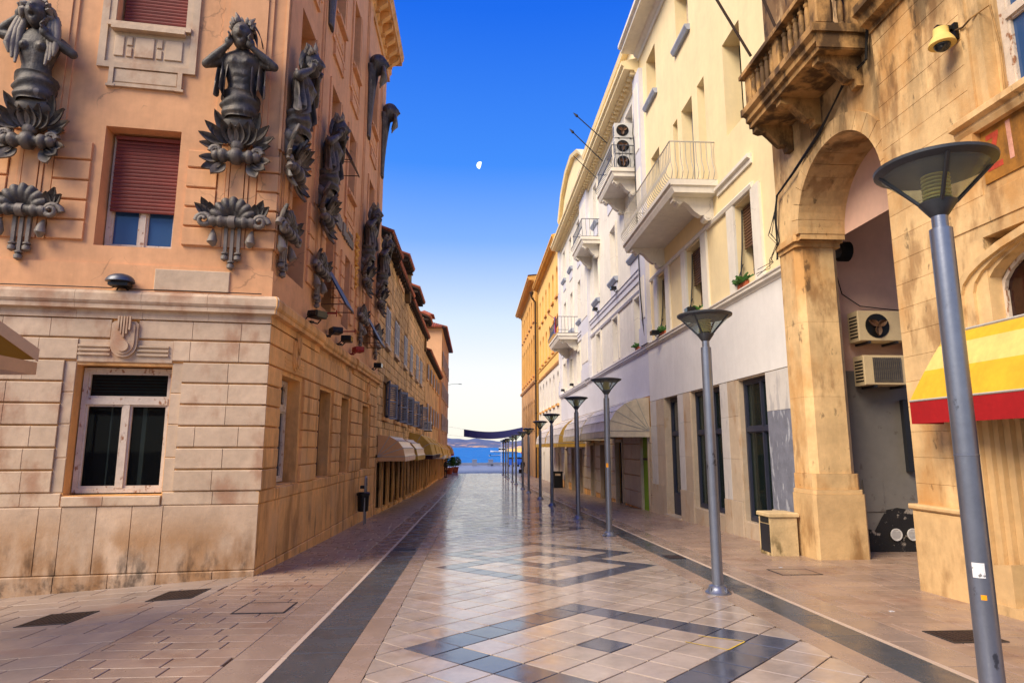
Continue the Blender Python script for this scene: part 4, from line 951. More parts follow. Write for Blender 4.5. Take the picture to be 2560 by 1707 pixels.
for a,b in f2[:4]+[(20.45,21.45)]+f3:
    third = (a,b) in f3; z0,z1 = (14.2,16.0) if third else ((9.5,12.0) if (a<15 or a>20) else (8.75,12.0))
    o = casement(FW, a+.02, b-.02, z0+.02, z1-.02, -.4, wa, M['frame_white'], M['glass'], mull=(b-a)>.6)
    if not third:
        mb = MB(); z = z0+.3
        while z < z1-.05: mb.fbox(FW, a+.03, b-.03, z, z+.05, -.33, -.31); z += .065
        mb.build('slatted_blind', M['shutter_pale'] if a<17 else M['shutter_blue'], o, kind='stuff')
    if third or a<15 or a>20: MB().prism([(-.05,z0-.17),(.1,z0-.17),(.17,z0-.05),(.17,z0),(-.05,z0+.02)], lambda p,q_,t: FW(t,q_,p), a-.12, b+.12).build('sill', M['greysill'], o)
# marble shopfront
def marble(a, b, z0, z1, m, nm='marble_slab', d=.04): MB().block(FW, a+.002, b-.002, z0+.002, z1-.002, -.05, d, .004, .004).build(nm, M[m], wa)
marble(12.3,13.42,2.53,3.36,'marble_w'); marble(12.3,13.42,.5,2.53,'marble_g'); marble(12.3,13.42,-.6,.5,'marble_t',d=.07); marble(12.14,12.3,-.6,3.4,'marble_t')
for a,b in ((14.95,16.03),(18.32,19.48),(20.92,22.58)):
    m_ = a+(b-a)*.55
    for z0,z1 in ((.52,1.5),(1.5,2.5),(2.5,3.36)): marble(a,m_,z0,z1,'marble_t'); marble(m_,b,z0,z1,'marble_w')
    marble(a,m_,-.9,.52,'marble_t',d=.06); marble(m_,b,-.9,.52,'marble_t',d=.06)
for a,b in ((13.44,14.93),(16.05,18.3)):
    marble(a,b,-.9,.09,'marble_t','sill_stone',.03)
    o = casement(FW, a+.01, b-.01, .11, 3.33, -.14, wa, M['door_navy'], M['glass_clear'], 2.18, .08, False)
    MB().fbox(FW, a+(b-a)*.35, a+(b-a)*.35+.06, .2, 3.25, -.17, -.1).build('mullion', M['door_navy'], o)
    mb = MB(); mb.fbox(FW, a+.05, b-.05, .1, 3.3, -1.5, -1.45); mb.build('shop_backdrop', mat('teal_backdrop', lin(120,150,150), .8, .2, 1, 0), o)
    mb = MB()
    for k in range(7): z_ = .9+k*.2; mb.box(6.95+rnd.uniform(-.08,.08), 7.12, a+.6+rnd.uniform(-.1,.1), a+.8, z_, z_+.16)
    mb.build('hanging_display', M['awn_c'], o)
o = casement(FW, 19.52, 20.88, -.35, 3.34, -.2, wa, M['door_navy'], M['glass'], 2.2, .1, False)
MB().fbox(FW, 19.7, 20.7, -.3, .35, -.22, -.15).build('door_panel', M['door_navy'], o); MB().fbox(FW, 19.4, 21, -.9, -.33, -.3, .15).build('doorstep', M['marble_t'], wa)
# eaves
def eave(par, a, b, z, m, ov=.75, dent=True, F=FW):
    MB().prism([(-.3,z-.35),(.06,z-.35),(.06,z-.18),(.16,z-.1),(.2,z),(ov*.86,z+.02),(ov*.86,z+.14),(ov,z+.2),(ov,z+.34),(-.3,z+.6)], lambda p,q_,t: F(t,q_,p), a, b).build('eave', m, par)
    if dent:
        y = a+.1
        while y < b-.2: MB().fbox(F, y, y+.16, z-.14, z+.0, .1, .34).build('dentil', m, par); y += .36
eave(wa, A0-.5, A1+.1, 17, M['cream'], .8, False)
# iron balconies
def iron_balcony(par_lab, y0, y1, x0, z0, th, rail, nm='iron_balcony', bar=.14, mt='rail', ms='cream', corb=True, belly=.14, cz=.62):
    t = thing(nm, ((x0+6.3)/2,(y0+y1)/2,z0), par_lab, 'balcony')
    MB().prism([(x0+.12,z0),(x0+.06,z0+th*.4),(x0+.06,z0+th*.6),(x0,z0+th*.7),(x0,z0+th),(6.3,z0+th),(6.3,z0)], lambda a,b,t_: (a,t_,b), y0, y1).build('slab', M[ms], t)
    for q in ((y0-.05,y0),(y1,y1+.05)): MB().box(x0+.02,6.3,q[0],q[1],z0+th*.55,z0+th-.003).build('slab_moulding', M[ms], t)
    zb,zt = z0+th, rail
    pts = [(0,0,0),(0,0,.02),(-belly*.6,0,.08),(-belly,0,.18),(-belly*.75,0,.3),(-belly*.2,0,.45),(0,0,.6),(0,0,1)]
    H = zt-zb
    bf = MB().tube([(p[0],0,p[2]*H) for p in pts],.011,5).mesh('bar', M[mt]); bs = MB().tube([(0,p[0],p[2]*H) for p in pts],.011,5).mesh('bar', M[mt])
    y = y0+.04
    while y < y1: o = link('bar', bf, t, local=False); o.location = (x0+.06,y,zb); y += bar
    x = x0+.06
    while x < 6.25:
        o = link('bar', bs, t, local=False); o.location = (x,y0+.04,zb); x += bar
    mb = MB()
    for z_ in (zt, zb+.62*H*.0+.03): mb.tube([(6.3,y0+.04,z_),(x0+.06,y0+.04,z_),(x0+.06,y1-.04,z_),(6.3,y1-.04,z_)],.02,6)
    mb.build('handrail', M[mt], t)
    if corb:
        for y in (y0+.45,y1-.45): corbel(t, FW, y, .12, z0, (6.3-x0)*.86, cz, M[ms])
    return t
b1 = iron_balcony('large pale iron balcony with bellied bars on the yellow building', 15.55, 20.9, 5.03, 8.33, .34, 9.76)
# ================================================================== WHITE PILASTERED BUILDING
wb = thing('white_building', (9,34,-.6), 'long white building with lilac shade, three small balconies and dentilled eave', 'building')
B0,B1 = 22.62, 46.2
g1 = [(23.4,24.4),(27.4,28.4),(31.3,32.35),(37.6,38.6),(40.6,41.7),(43.6,44.7)]
g2 = [(23.5,24.7),(27.4,28.5),(31.5,32.6),(36.9,37.9),(40,41),(43,44)]
g3 = [(23.7,24.9),(27.6,28.8),(31.5,32.4),(37,38),(40.2,41.2),(43.2,44.2)]
wall(FW, B0, B1, 5.3, 16.4, [(a,b,5.6,7.5) for a,b in g1]+[(a,b,9.25,11.7) for a,b in g2]+[(a,b,13.4,15.5) for a,b in g3], .4).build('wall', M['cream'], wb)
dh = [(22.9,24.1,-.65,2.3),(27.0,28.5,-.7,2.1),(30.3,31.9,-.8,2.0),(33.4,34.6,-.8,2.0),(37,38.4,-.9,1.8),(40,41.4,-1,1.8),(43,44.4,-1,1.8)]
wall(FW, B0, B1, -2, 3.6, dh, .35).build('shop_wall', M['base2'], wb); MB().fbox(FW, B0, B1, 3.6, 5.3, -.3, .02).build('fascia_wall', M['lilac'], wb)
MB().box(6.75,14,B0+.02,B1-.02,-2,16.4).build('inner_shell', M['dark'], wb); ledge(wb, B0, 35.3, M['lilac'])
MB().prism([(a+.05 if a>0 else a,b) for a,b in LP], lambda p,q_,t: FW(t,q_,p), 35.3, B1).build('ledge', M['lilac'], wb)
for a,b in ((B0-.45,B0+.5),(33.9,36.2),(45.4,B1)):
    MB().fbox(FW, a, b, 5.44, 16.1, 0, .16).build('pilaster', M['lilac'], wb); MB().fbox(FW, a-.06, b+.06, 5.44, 6.1, 0, .2).build('pilaster_foot', M['lilac'], wb)
    for z0,z1 in ((6.4,8.0),(8.9,12.2),(12.9,15.6)): MB().block(FW, a+.2, b-.2, z0, z1, .15, .185, .02, .02).build('pilaster_panel', M['cream'], wb)
for z in (7.6,): MB().prism([(-.01,z),(.06,z),(.1,z+.08),(.06,z+.13),(-.01,z+.15)], lambda p,q_,t: FW(t,q_,p), B0+.55, 33.85).build('window_head', M['lilac'], wb)
MB().prism([(-.01,8.05),(.05,8.05),(.05,8.25),(.1,8.3),(.1,8.42),(.14,8.46),(-.01,8.5)], lambda p,q_,t: FW(t,q_,p), B0+.55, 33.85).build('string_course', M['lilac'], wb)
MB().prism([(-.01,8.05),(.05,8.05),(.05,8.25),(.1,8.3),(.1,8.42),(.14,8.46),(-.01,8.5)], lambda p,q_,t: FW(t,q_,p), 36.25, 45.35).build('string_course', M['lilac'], wb)
for lv,gg in (((5.6,7.5),g1),((9.25,11.7),g2),((13.4,15.5),g3)):
    for a,b in gg:
        o = casement(FW, a+.02, b-.02, lv[0]+.02, lv[1]-.02, -.3, wb, M['white'], M['glass'])
        MB().fbox(FW, a+.06, b-.06, lv[0]+.1, lv[1]-.06, -.255, -.24).build('roller_blind', M['lilac'], o)
        mb = MB(); mb.fbox(FW, a-.16, a, lv[0], lv[1]+.16, 0, .05); mb.fbox(FW, b, b+.16, lv[0], lv[1]+.16, 0, .05); mb.fbox(FW, a, b, lv[1], lv[1]+.16, 0, .05); mb.build('window_surround', M['cream'], wb)
        if lv[0] > 6: MB().prism([(-.05,lv[0]-.2),(.1,lv[0]-.2),(.2,lv[0]-.06),(.2,lv[0]),(-.05,lv[0]+.02)], lambda p,q_,t: FW(t,q_,p), a-.2, b+.2).build('sill', M['greysill'], o); MB().fbox(FW, a-.1, b+.1, lv[0]-.75, lv[0]-.22, 0, .04).build('apron_panel', M['lilac'], wb)
eave(wb, B0, B1, 16.3, M['yellow'], .7)
# attic storey with a curved gable at the far end
MB().prism([(B0,16.5),(B0,18.4),(35,18.4),(35.6,18.9),(37,19.8),(39.5,20.6),(42,20.6),(44.3,19.9),(45.4,19.0),(46.1,18.4),(46.1,16.5)], lambda a,b,t: FW(a,b,t), -3, -.15).build('attic', M['yellow'], wb)
mb = MB(); gp = [(B0,18.4),(35,18.4),(35.6,18.9),(37,19.8),(39.5,20.6),(42,20.6),(44.3,19.9),(45.4,19.0),(46.1,18.4)]
for (p,q_) in zip(gp,gp[1:]): mb.hexa([FW(*p,-.3),FW(*q_,-.3),FW(q_[0],q_[1]+.22,-.3),FW(p[0],p[1]+.22,-.3),FW(*p,.1),FW(*q_,.1),FW(q_[0],q_[1]+.22,.16),FW(p[0],p[1]+.22,.16)])
mb.build('attic_coping', M['yellow'], wb)
for a in (37.5,40.2,42.9): MB().fbox(FW, a, a+.9, 17.2, 18.9, -.16, -.13).build('attic_window', M['shutter_blue'], wb)
# stone courses and doors of the ground floor
pe = [B0]+[v for h in dh for v in h[:2]]+[B1]
for k in range(0,len(pe),2):
    a,b = pe[k]+.02,pe[k+1]-.02
    if b-a > .15:
        z = gz(6,a)-.2
        for zz in (.1,.7,1.3,1.9,2.5): MB().block(FW, a, b, max(z,zz-.6)+.01, zz-.01, -.05, .05, .01, .02).build('stone_block', M['marble_t'], wb)
for k,h in enumerate(dh):
    mb = MB(); mb.fbox(FW, h[0], h[0]+.12, h[2], h[3], -.1, .08); mb.fbox(FW, h[1]-.12, h[1], h[2], h[3], -.1, .08); mb.fbox(FW, h[0], h[1], h[3]-.12, h[3], -.1, .08); o = mb.build('doorway', M['marble_t'], wb)
    MB().fbox(FW, h[0]+.12, h[1]-.12, h[2], h[3]-.12, -.2, (-.02 if k==0 else -.15)).build('door', M['green'] if k==0 else (M['dark'] if k%2 else M['wood_brown']), o)
    if k==0: MB().fbox(FW, h[0]+.16, h[1]-.16, 1.3, 1.38, -.15, .0).build('door_rail', M['metal_dark'], o)
ib2 = iron_balcony('small upper balcony loaded with three air conditioners', 23.3, 26.2, 5.24, 12.2, .34, 13.5, mt='metal_grey')
ib3 = iron_balcony('small empty upper balcony in the middle of the white building', 31.0, 34.0, 5.33, 12.0, .34, 13.3, bar=.2, mt='metal_grey')
ib4 = iron_balcony('lower far balcony with a small flag on the white building', 38.1, 42.6, 5.0, 8.25, .36, 9.65, bar=.2, mt='metal_grey')
# ================================================================== GOLDEN ARCHED BUILDINGS BY THE SEA
gc = thing('golden_building', (9,54,-1), 'golden building with rows of arched windows beside the drainpipe', 'building')
C0,C1 = 46.22, 62.5; ya = [47.5+2.55*k for k in range(6)]
ch = [(y,y+1.0,5.0,7.5,'arch') for y in ya]+[(y,y+1.0,9.3,11.9,'arch') for y in ya]+[(y,y+1.0,13.3,15.7,'arch') for y in ya]
wall(FW, C0, C1, 8.1, 17.4, [h for h in ch if h[2]>8], .3).build('wall', M['gold'], gc); wall(FW, C0, C1, -2.4, 8.1, [h for h in ch if h[2]<8]+[(y+.1,y+.9,-1.3,1.4,'arch') for y in ya[::2]], .3).build('lower_wall', M['cream'], gc)
MB().box(6.62,14,C0+.02,C1-.02,-2,17.4).build('inner_shell', M['wood_brown'], gc)
for h in ch:
    mb = MB(); mb.fbox(FW, h[0]-.1, h[1]+.1, h[2]-.16, h[2], 0, .16); o = mb.build('sill', M['base2'], gc); MB().fbox(FW, h[0], h[1], h[2], h[3], -.26, -.24).build('window_blind', M['gold2'] if h[2]>8 else M['lilac'], gc)
MB().prism([(-.01,7.95),(.08,7.95),(.14,8.05),(.14,8.15),(-.01,8.2)], lambda p,q_,t: FW(t,q_,p), C0, C1).build('string_course', M['base2'], gc)
MB().prism([(-.01,8.9),(.06,8.9),(.1,9.0),(-.01,9.06)], lambda p,q_,t: FW(t,q_,p), C0, C1).build('string_course', M['gold'], gc)
eave(gc, C0, C1+.2, 17.3, M['gold2'], .6)
gd = thing('corner_palace', (9,73,-1), 'dark golden building closing the right side by the sea', 'building')
D0,D1 = 63.2, 82; FD = XF(6.05,-1); yd = [64.3+2.45*k for k in range(7)]
dh2 = [(y,y+1.1,3.6,6.6,'arch') for y in yd]+[(y,y+1.1,9.0,13.2,'arch') for y in yd]+[(y,y+1.1,14.6,17.2,'arch') for y in yd]
wall(FD, D0, D1, 8.3, 18.6, [h for h in dh2 if h[2]>8], .35).build('wall', M['gold2'], gd); wall(FD, D0, D1, -2.4, 8.3, [h for h in dh2 if h[2]<8], .35).build('lower_wall', M['base2'], gd)
mb = MB(); mb.box(6.42,14,D0+.02,D1-.02,-2,18.6); mb.add([(6.05,D0,-2),(14,D0,-2),(14,D0,18.6),(6.05,D0,18.6)],[(0,1,2,3)]); mb.build('inner_shell', M['gold2'], gd)
for h in dh2: MB().fbox(FD, h[0], h[1], h[2], h[3], -.3, -.28).build('window_blind', M['wood_brown'], gd); MB().fbox(FD, h[0]-.1, h[1]+.1, h[2]-.16, h[2], 0, .14).build('sill', M['base2'], gd)
MB().prism([(-.01,8.1),(.1,8.1),(.2,8.25),(.2,8.4),(-.01,8.5)], lambda p,q_,t: FD(t,q_,p), D0, D1).build('string_course', M['base2'], gd)
eave(gd, D0-.3, D1+.4, 18.5, M['gold2'], .8, F=FD)
mb = MB(); mb.add([(5.3,D0-.4,19.0),(5.3,D1+.4,19.0),(13,D1+.4,19.8),(13,D0-.4,19.8)],[(0,1,2,3)]); mb.build('roof', M['tile'], gd)
pp = thing('drainpipe', (6.1,62.85,-1.2), 'dark brown drainpipe running down between the golden buildings', 'pipe')
MB().tube([(5.55,62.3,17.0),(5.7,62.6,16.5),(6.02,62.85,16.2),(6.05,62.85,-1.2)],.09,8).build('pipe', M['eave_wood'], pp, smooth=40)
MB().lathe([(.08,0),(.2,.3),(.2,.42)],8,(5.62,62.4,16.7)).build('hopper', M['eave_wood'], pp)
for z in (2,5,8.2,11,14): MB().lathe([(.12,0),(.12,.08)],8,(6.05,62.85,z)).build('bracket', M['eave_wood'], pp)
# hoods on the right
for k,(y0,y1,zt,zb,dp,mc,ms,lb) in enumerate(((22.75,28.6,3.55,2.35,1.5,'awn_w','awn_g','big cream hood awning over the green door, nearest on the right'),(29.5,35.3,3.5,2.3,1.4,'awn_w','awn_g','second cream hood awning on the right, just behind the first'),
        (36.2,42.8,3.5,2.0,1.55,'awn_w','awn_tan','tan sided hood awning behind the black litter bin'),(44.2,50.5,3.4,2.0,1.45,'awn_w','awn_tan','farthest hood awning on the right row'))):
    hood('hood_awning', 6.27, -1, y0, y1, zt, zb, dp, M[mc], M[ms], lb, 'awning', 5, .22, None, M[ms])
# ================================================================== SCULPTURES ON THE CORNER BUILDING
# local frame of a wall piece: x to the viewer's right, y out of the wall is negative (-y faces the viewer), z up
def head_mesh(mb, c, s=1.0, wild=0.0):
    def fn(d):
        k = 1.0; f = -d.y           # facing -y
        if f > 0:
            g = lambda x,z,sx,sz,a: a*math.exp(-((d.x-x)/sx)**2-((d.z-z)/sz)**2)
            k += g(0,.02,.10,.20,.24)+g(0,-.10,.14,.09,.12)          # nose
            k += g(0,.30,.45,.10,.09)                                 # brow
            k -= g(-.30,.12,.14,.09,.13)+g(.30,.12,.14,.09,.13)       # eye sockets
            k += g(-.30,.11,.07,.04,.06)+g(.30,.11,.07,.04,.06)
            k -= g(0,-.46,.17,.12,.30)                                # open mouth
            k += g(0,-.30,.24,.05,.07)+g(0,-.62,.2,.06,.10)           # lips
            k += g(0,-.80,.26,.14,.14)+g(-.5,-.1,.18,.2,.05)+g(.5,-.1,.18,.2,.05)
        k -= .10*max(0,-d.z)*abs(d.x)
        return k
    mb.ball(c, (.165*s,.20*s,.235*s), 44, 34, fn)
def limb(mb, pts, rs, n=10):
    mb.tube(pts, rs, n)
    for p,r in zip(pts,rs): mb.ball(p, r*.99, 10, 8)
def hand(mb, c, dirv, up, s=1.0, side=1):
    c = Vector(c); dv = Vector(dirv).normalized(); u = Vector(up); u = (u-dv*u.dot(dv)).normalized(); w_ = dv.cross(u)
    mb.ball(c, (.07*s,.05*s,.08*s), 10, 8)
    for k in range(4):
        b = c+w_*(k-1.5)*.034*s+dv*.04*s; l = (.10,.12,.115,.09)[k]*s
        mb.tube([b, b+dv*l*.55+u*.012, b+dv*l*.95-u*.03*s],[.019*s,.017*s,.012*s],7)
    b = c-w_*side*.05*s; mb.tube([b, b-w_*side*.045*s+dv*.03*s, b-w_*side*.03*s+dv*.085*s],[.022*s,.019*s,.014*s],7)
def torso_rings(female):
    # z, half width, half depth, y centre
    return [(.92,.28,.19,-.16),(1.05,.27,.19,-.18),(1.2,.235,.175,-.2),(1.35,.215,.165,-.21),(1.5,.255,.185,-.225),(1.68,.325,.21,-.235),(1.82,.355,.19,-.235),(1.92,.29,.15,-.235),(1.99,.14,.11,-.245),(2.08,.095,.10,-.26),(2.2,.09,.10,-.28)]
def figure(female, pose):
    mb = MB(); rings = torso_rings(female); n = 26
    def g(u, v):
        t = v*(len(rings)-1); i = min(int(t),len(rings)-2); f = t-i; f = f*f*(3-2*f)
        z,hw,hd,yc = [rings[i][k]*(1-f)+rings[i+1][k]*f for k in range(4)]
        a = 2*math.pi*u; x,y = hw*math.cos(a), hd*math.sin(a)
        if y < 0:
            if not female:
                y -= .055*math.exp(-((abs(x)-.12)/.09)**2-((z-1.72)/.09)**2)         # chest
                y -= .028*math.exp(-((abs(x)-.06)/.04)**2)*(.5+.5*math.cos((z-1.5)*2*math.pi/.13))*(1 if 1.2<z<1.6 else 0)
                y += .03*math.exp(-(x/.02)**2)*(1 if 1.15<z<1.8 else 0)
            y += .025*math.exp(-(x/.02)**2-((z-1.2)/.02)**2)
        return (x, y+yc, z)
    zz = lambda z: 1.2+(z-.92)*1.05
    mb.grid(lambda u,v: (lambda p: (p[0]*1.06,p[1]-.02,zz(p[2])))(g(u,v)), n, 46, True); k = len(mb.v)
    mb.f += [tuple(range(k-n,k)), tuple(range(k-n*46, k-n*45))]
    if female:
        for s_ in (-1,1): mb.ball((s_*.13,-.40,1.95),(.098,.09,.098),12,10); mb.ball((s_*.135,-.49,1.94),.018,6,5)
    (e1,h1),(e2,h2) = pose['arms']
    for sx,e,h in ((-1,e1,h1),(1,e2,h2)):
        sh = (sx*.33,-.25,2.13); mid = [(sh[i]*.5+e[i]*.5) for i in range(3)]; fm = [(e[i]*.6+h[i]*.4) for i in range(3)]
        limb(mb, [sh,mid,e],[.105,.1,.08]); limb(mb, [e,fm,h],[.082,.08,.052])
        d_ = Vector((-sx*.02,-.05,.16)); hand(mb, Vector(h)+d_.normalized()*.05, d_, (-sx,0,.1), 1.15, sx)
    return fuse(mb, 'body', M['bronze'], .015, 1)
def leaf(mb, base, dirv, nrm, l, w_, curl=.3, n=7):
    b = Vector(base); d_ = Vector(dirv).normalized(); nn = Vector(nrm); nn = (nn-d_*nn.dot(d_)).normalized(); s_ = d_.cross(nn)
    top = []; 
    for i in range(n):
        t = i/(n-1); wd = w_*math.sin(math.pi*min(1,t*.92+.08))**.8*(1-t*.15)
        c = b+d_*l*t+nn*(curl*l*t*t+.03)
        top.append((c-s_*wd*.5+nn*.02*1, c-nn*wd*.12, c+s_*wd*.5+nn*.02))
    vs = []; th = nn*-.035
    for a,c,e in top: vs += [a,c,e,a+th,c+th,e+th]
    fs = []
    for i in range(n-1):
        o = i*6; p = o+6
        fs += [(o,o+1,p+1,p),(o+1,o+2,p+2,p+1),(o+3,o+4,p+4,p+3),(o+4,o+5,p+5,p+4),(o,p,p+3,o+3),(o+2,p+2,p+5,o+5)]
    fs += [(0,1,4,3),(1,2,5,4),(n*6-6,n*6-5,n*6-2,n*6-3),(n*6-5,n*6-4,n*6-1,n*6-2)]
    mb.add(vs, fs)
def spray(rs):
    """acanthus spray, hooded mask and rolled scroll under a figure"""
    parts = []
    for sx in (-1,1):
        for (bx,bz,dx,dz,l,w_) in ((.22,.62,.75,.55,.42,.12),(.2,.7,.45,.9,.45,.13),(.26,.55,.95,.25,.40,.12),(.28,.48,1.0,-.02,.34,.11),(.12,.8,.28,1,.38,.12),
                                   (.26,.2,.75,-.55,.36,.14),(.22,.16,.45,-.85,.36,.15),(.30,.25,1,-.2,.32,.12)):
            mb = MB(); leaf(mb, (sx*bx,-.12,bz),(sx*dx,-.25+rs.uniform(-.1,.1),dz),(0,-1,.1),l*1.08,w_*1.55,.22); parts.append(('leaf',mb.mesh('leaf',M['bronze'],50)))
        mb = MB(); mb.tube([(sx*.36+.09*math.cos(a)*sx*(1-a/16),-.2-.02*a/6,.36+.1*math.sin(a)*(1-a/16)) for a in [k*.5 for k in range(18)]],[.06-.0022*k for k in range(18)],7)
        parts.append(('curl',mb.mesh('curl',M['bronze'],60)))
    mb = MB(); mb.lathe([(.02,-.42),(.07,-.4),(.10,-.34),(.085,-.3),(.125,-.26),(.13,-.2),(.09,-.15),(.10,-.1),(.15,-.06),(.155,0),(.15,.06),(.10,.1),(.09,.15),(.13,.2),(.125,.26),(.085,.3),(.10,.34),(.07,.4),(.02,.42)],18,(0,-.22,.28),'x')
    parts.append(('scroll',mb.mesh('scroll',M['bronze'],50)))
    mb = MB()       # hooded mouth
    mb.grid(lambda u,v: ((.26-.06*v)*math.cos(math.pi*u), -.16-.28*v*math.sin(math.pi*u)**.6-.03*math.sin(9*u), .60+(.26-.08*v)*math.sin(math.pi*u)), 18, 5)
    mb.grid(lambda u,v: ((.26-.06*v)*.88*math.cos(math.pi*u), -.15-.26*v*math.sin(math.pi*u)**.6, .59+(.26-.08*v)*.86*math.sin(math.pi*u)), 18, 5)
    mb.ball((0,-.2,.5),(.12,.1,.12),12,8); parts.append(('hood',mb.mesh('hood',M['bronze'],60)))
    for dx,dz,l in ((-.75,.75,.36),(-.42,.95,.42),(-.15,1,.36),(.15,1,.36),(.42,.95,.42),(.75,.75,.36)):
        mb = MB(); leaf(mb,(dx*.22,-.22,.52),(dx,-.28,dz),(0,-1,.1),l,.2,.3); parts.append(('leaf',mb.mesh('leaf',M['bronze'],50)))
    mb = MB(); mb.tube([(-.02,-.06,.86),(-.02,-.1,.55)],[.26,.16],12); mb.ball((0,-.12,.95),(.33,.22,.22),16,10); mb.ball((0,-.1,.7),(.26,.17,.2),14,8); parts.append(('stem',mb.mesh('stem',M['bronze'],60)))
    return parts
def drape(rs):
    mb = MB()
    def g(u, v):
        a = 2*math.pi*u; z = 1.0+.48*v+.03*math.sin(a*2+v*5); k = 1+.07*math.sin(v*15+math.sin(a)*2.4)+.03*math.sin(a*5+v*6)
        return (.315*k*math.cos(a)*(1.0+.10*math.sin(v*3)-.12*(1-v)), -.19+.245*k*math.sin(a), z+.05*math.cos(a)*(1-v))
    mb.grid(g, 40, 22, True); return mb.mesh('waist_drapery', M['bronze'], 70)
def cape(sx, rs):
    mb = MB()
    def g(u, v): 
        x = sx*(.19+.22*u+.04*v); z = 2.24-.80*v-.08*math.sin(u*9)*v; y = -.37-.07*math.sin(u*math.pi*4.2+v*2)*(.35+v)-.05*v+.14*u
        return (x,y,z)
    mb.grid(g, 14, 12); n0 = len(mb.v); mb.grid(lambda u,v: (lambda p: (p[0],p[1]+.03,p[2]))(g(u,v)), 14, 12)
    e = [j*14 for j in range(12)]+[11*14+i for i in range(1,14)]+[j*14+13 for j in range(10,-1,-1)]+[i for i in range(12,0,-1)]
    mb.f += [(e[k],e[(k+1)%len(e)],e[(k+1)%len(e)]+n0,e[k]+n0) for k in range(len(e))]
    return mb.mesh('hanging_cloth', M['bronze'], 70)
def hair(style, rs):
    mb = MB()
    if style == 'long':
        for k in range(42):
            a = rs.uniform(-.25,1.25)*math.pi; p = Vector((.17*math.cos(a),-.32+rs.uniform(-.1,.1),2.40+.2*math.sin(a)))
            q_ = p+Vector((rs.uniform(-.06,.06)+.05*math.cos(a),rs.uniform(0,.08),-rs.uniform(.02,.15))); mb.tube([p,(p+q_)/2+Vector((0,-.04,.03)),q_],[.05,.055,.02],6)
        for sx in (-1,1):
            for k in range(3): x = sx*(.2+.05*k); mb.tube([(x*.9,-.32,2.3),(x*1.05,-.36,2.05),(x*1.15,-.36-.03*k,1.78),(x*1.05,-.40,1.48+.08*k)],[.055,.06,.05,.018],7)
    else:
        for k in range(26):
            a = rs.uniform(.05,.95)*math.pi; p = Vector((.16*math.cos(a),-.36+rs.uniform(-.08,.1),2.46+.14*math.sin(a))); q_ = p+Vector((.06*math.cos(a)+rs.uniform(-.04,.04),-.02,.10*abs(math.sin(a))+rs.uniform(0,.06)))
            mb.tube([p,(p+q_)/2+Vector((0,-.02,0)),q_],[.045,.035,.008],5)
        mb.grid(lambda u,v: (.20*math.cos(math.pi*(1-u))*(1.05+.25*v*abs(u-.5)), -.22-.1*math.sin(math.pi*u)*(1-v*.5)+.03*math.sin(u*14+v*4), 2.44+.22*math.sin(math.pi*u)*(1-.2*v)-.30*v*abs(2*u-1)), 22, 8)
        mb.grid(lambda u,v: (.12+.17*math.sin(u*math.pi*.55)+.06*v*u, -.26-.16*math.cos(u*1.4)-.04*math.sin(v*8), 2.62-.30*u-.16*v*u+.02*math.sin(v*11)), 10, 8)
        mb.grid(lambda u,v: (-.12-.12*math.sin(u*math.pi*.55), -.2-.12*math.cos(u*1.4), 2.58-.26*u-.05*v), 8, 5)
    mb.v = [(x*1.1,y*1.1+.0,(z-2.36)*1.1+2.56) for x,y,z in mb.v]
    return mb.mesh('hair', M['bronze'], 60)
rs = random.Random(5)
poseM = {'arms':(((-.60,-.34,1.98),(-.21,-.46,2.34)),((.58,-.34,2.04),(.18,-.48,2.32)))}
poseF = {'arms':(((-.66,-.24,2.24),(-.30,-.36,2.52)),((.60,-.34,1.90),(.20,-.50,2.14)))}
hm_ = MB(); head_mesh(hm_, (0,-.38,2.56), 1.14); HEAD = hm_.mesh('head', M['bronze'], 80)
bodyM = figure(False, poseM); bodyF = figure(True, poseF)
SP = spray(rs); DR = drape(rs); CPS = [cape(-1,rs),cape(1,rs)]; HM = hair('short',rs); HF = hair('long',rs)
def statue(loc, rz, female, label, full=True):
    t = thing('wall_statue', loc, label, 'statue', rz, 'shouting figures on the corner building')
    t.scale = (.9,.9,.9)
    link('body', bodyF if female else bodyM, t); link('head', HEAD, t); link('hair', HF if female else HM, t); link('waist_drapery', DR, t)
    if not female:
        for c in CPS: link('hanging_cloth', c, t)
    for nme,me in SP: link(nme, me, t)
    return t
rzF = -TH if False else math.atan2(FF(0,0,1)[1]-FF(0,0,0)[1], FF(0,0,1)[0]-FF(0,0,0)[0])+math.pi/2
def on(F, s_, z, d_=.0): return Vector(F(s_,z,d_))
statue(on(FF,3.68,6.22,.02), rzF, True, 'dark stone woman shouting with raised arms, at the left edge above the front')
statue(on(FF,.62,6.22,.02), rzF, False, 'dark stone man shouting, on the front pilaster nearest the corner')
for k,c in enumerate(PS): statue(on(FS,c,6.22,.02), R(90), False, ['dark stone hooded man just round the corner, first on the street side','second dark stone man along the street side, beside the tilted shade','third dark stone man along the street side of the corner building','last dark stone man at the far end of the corner building'][k])
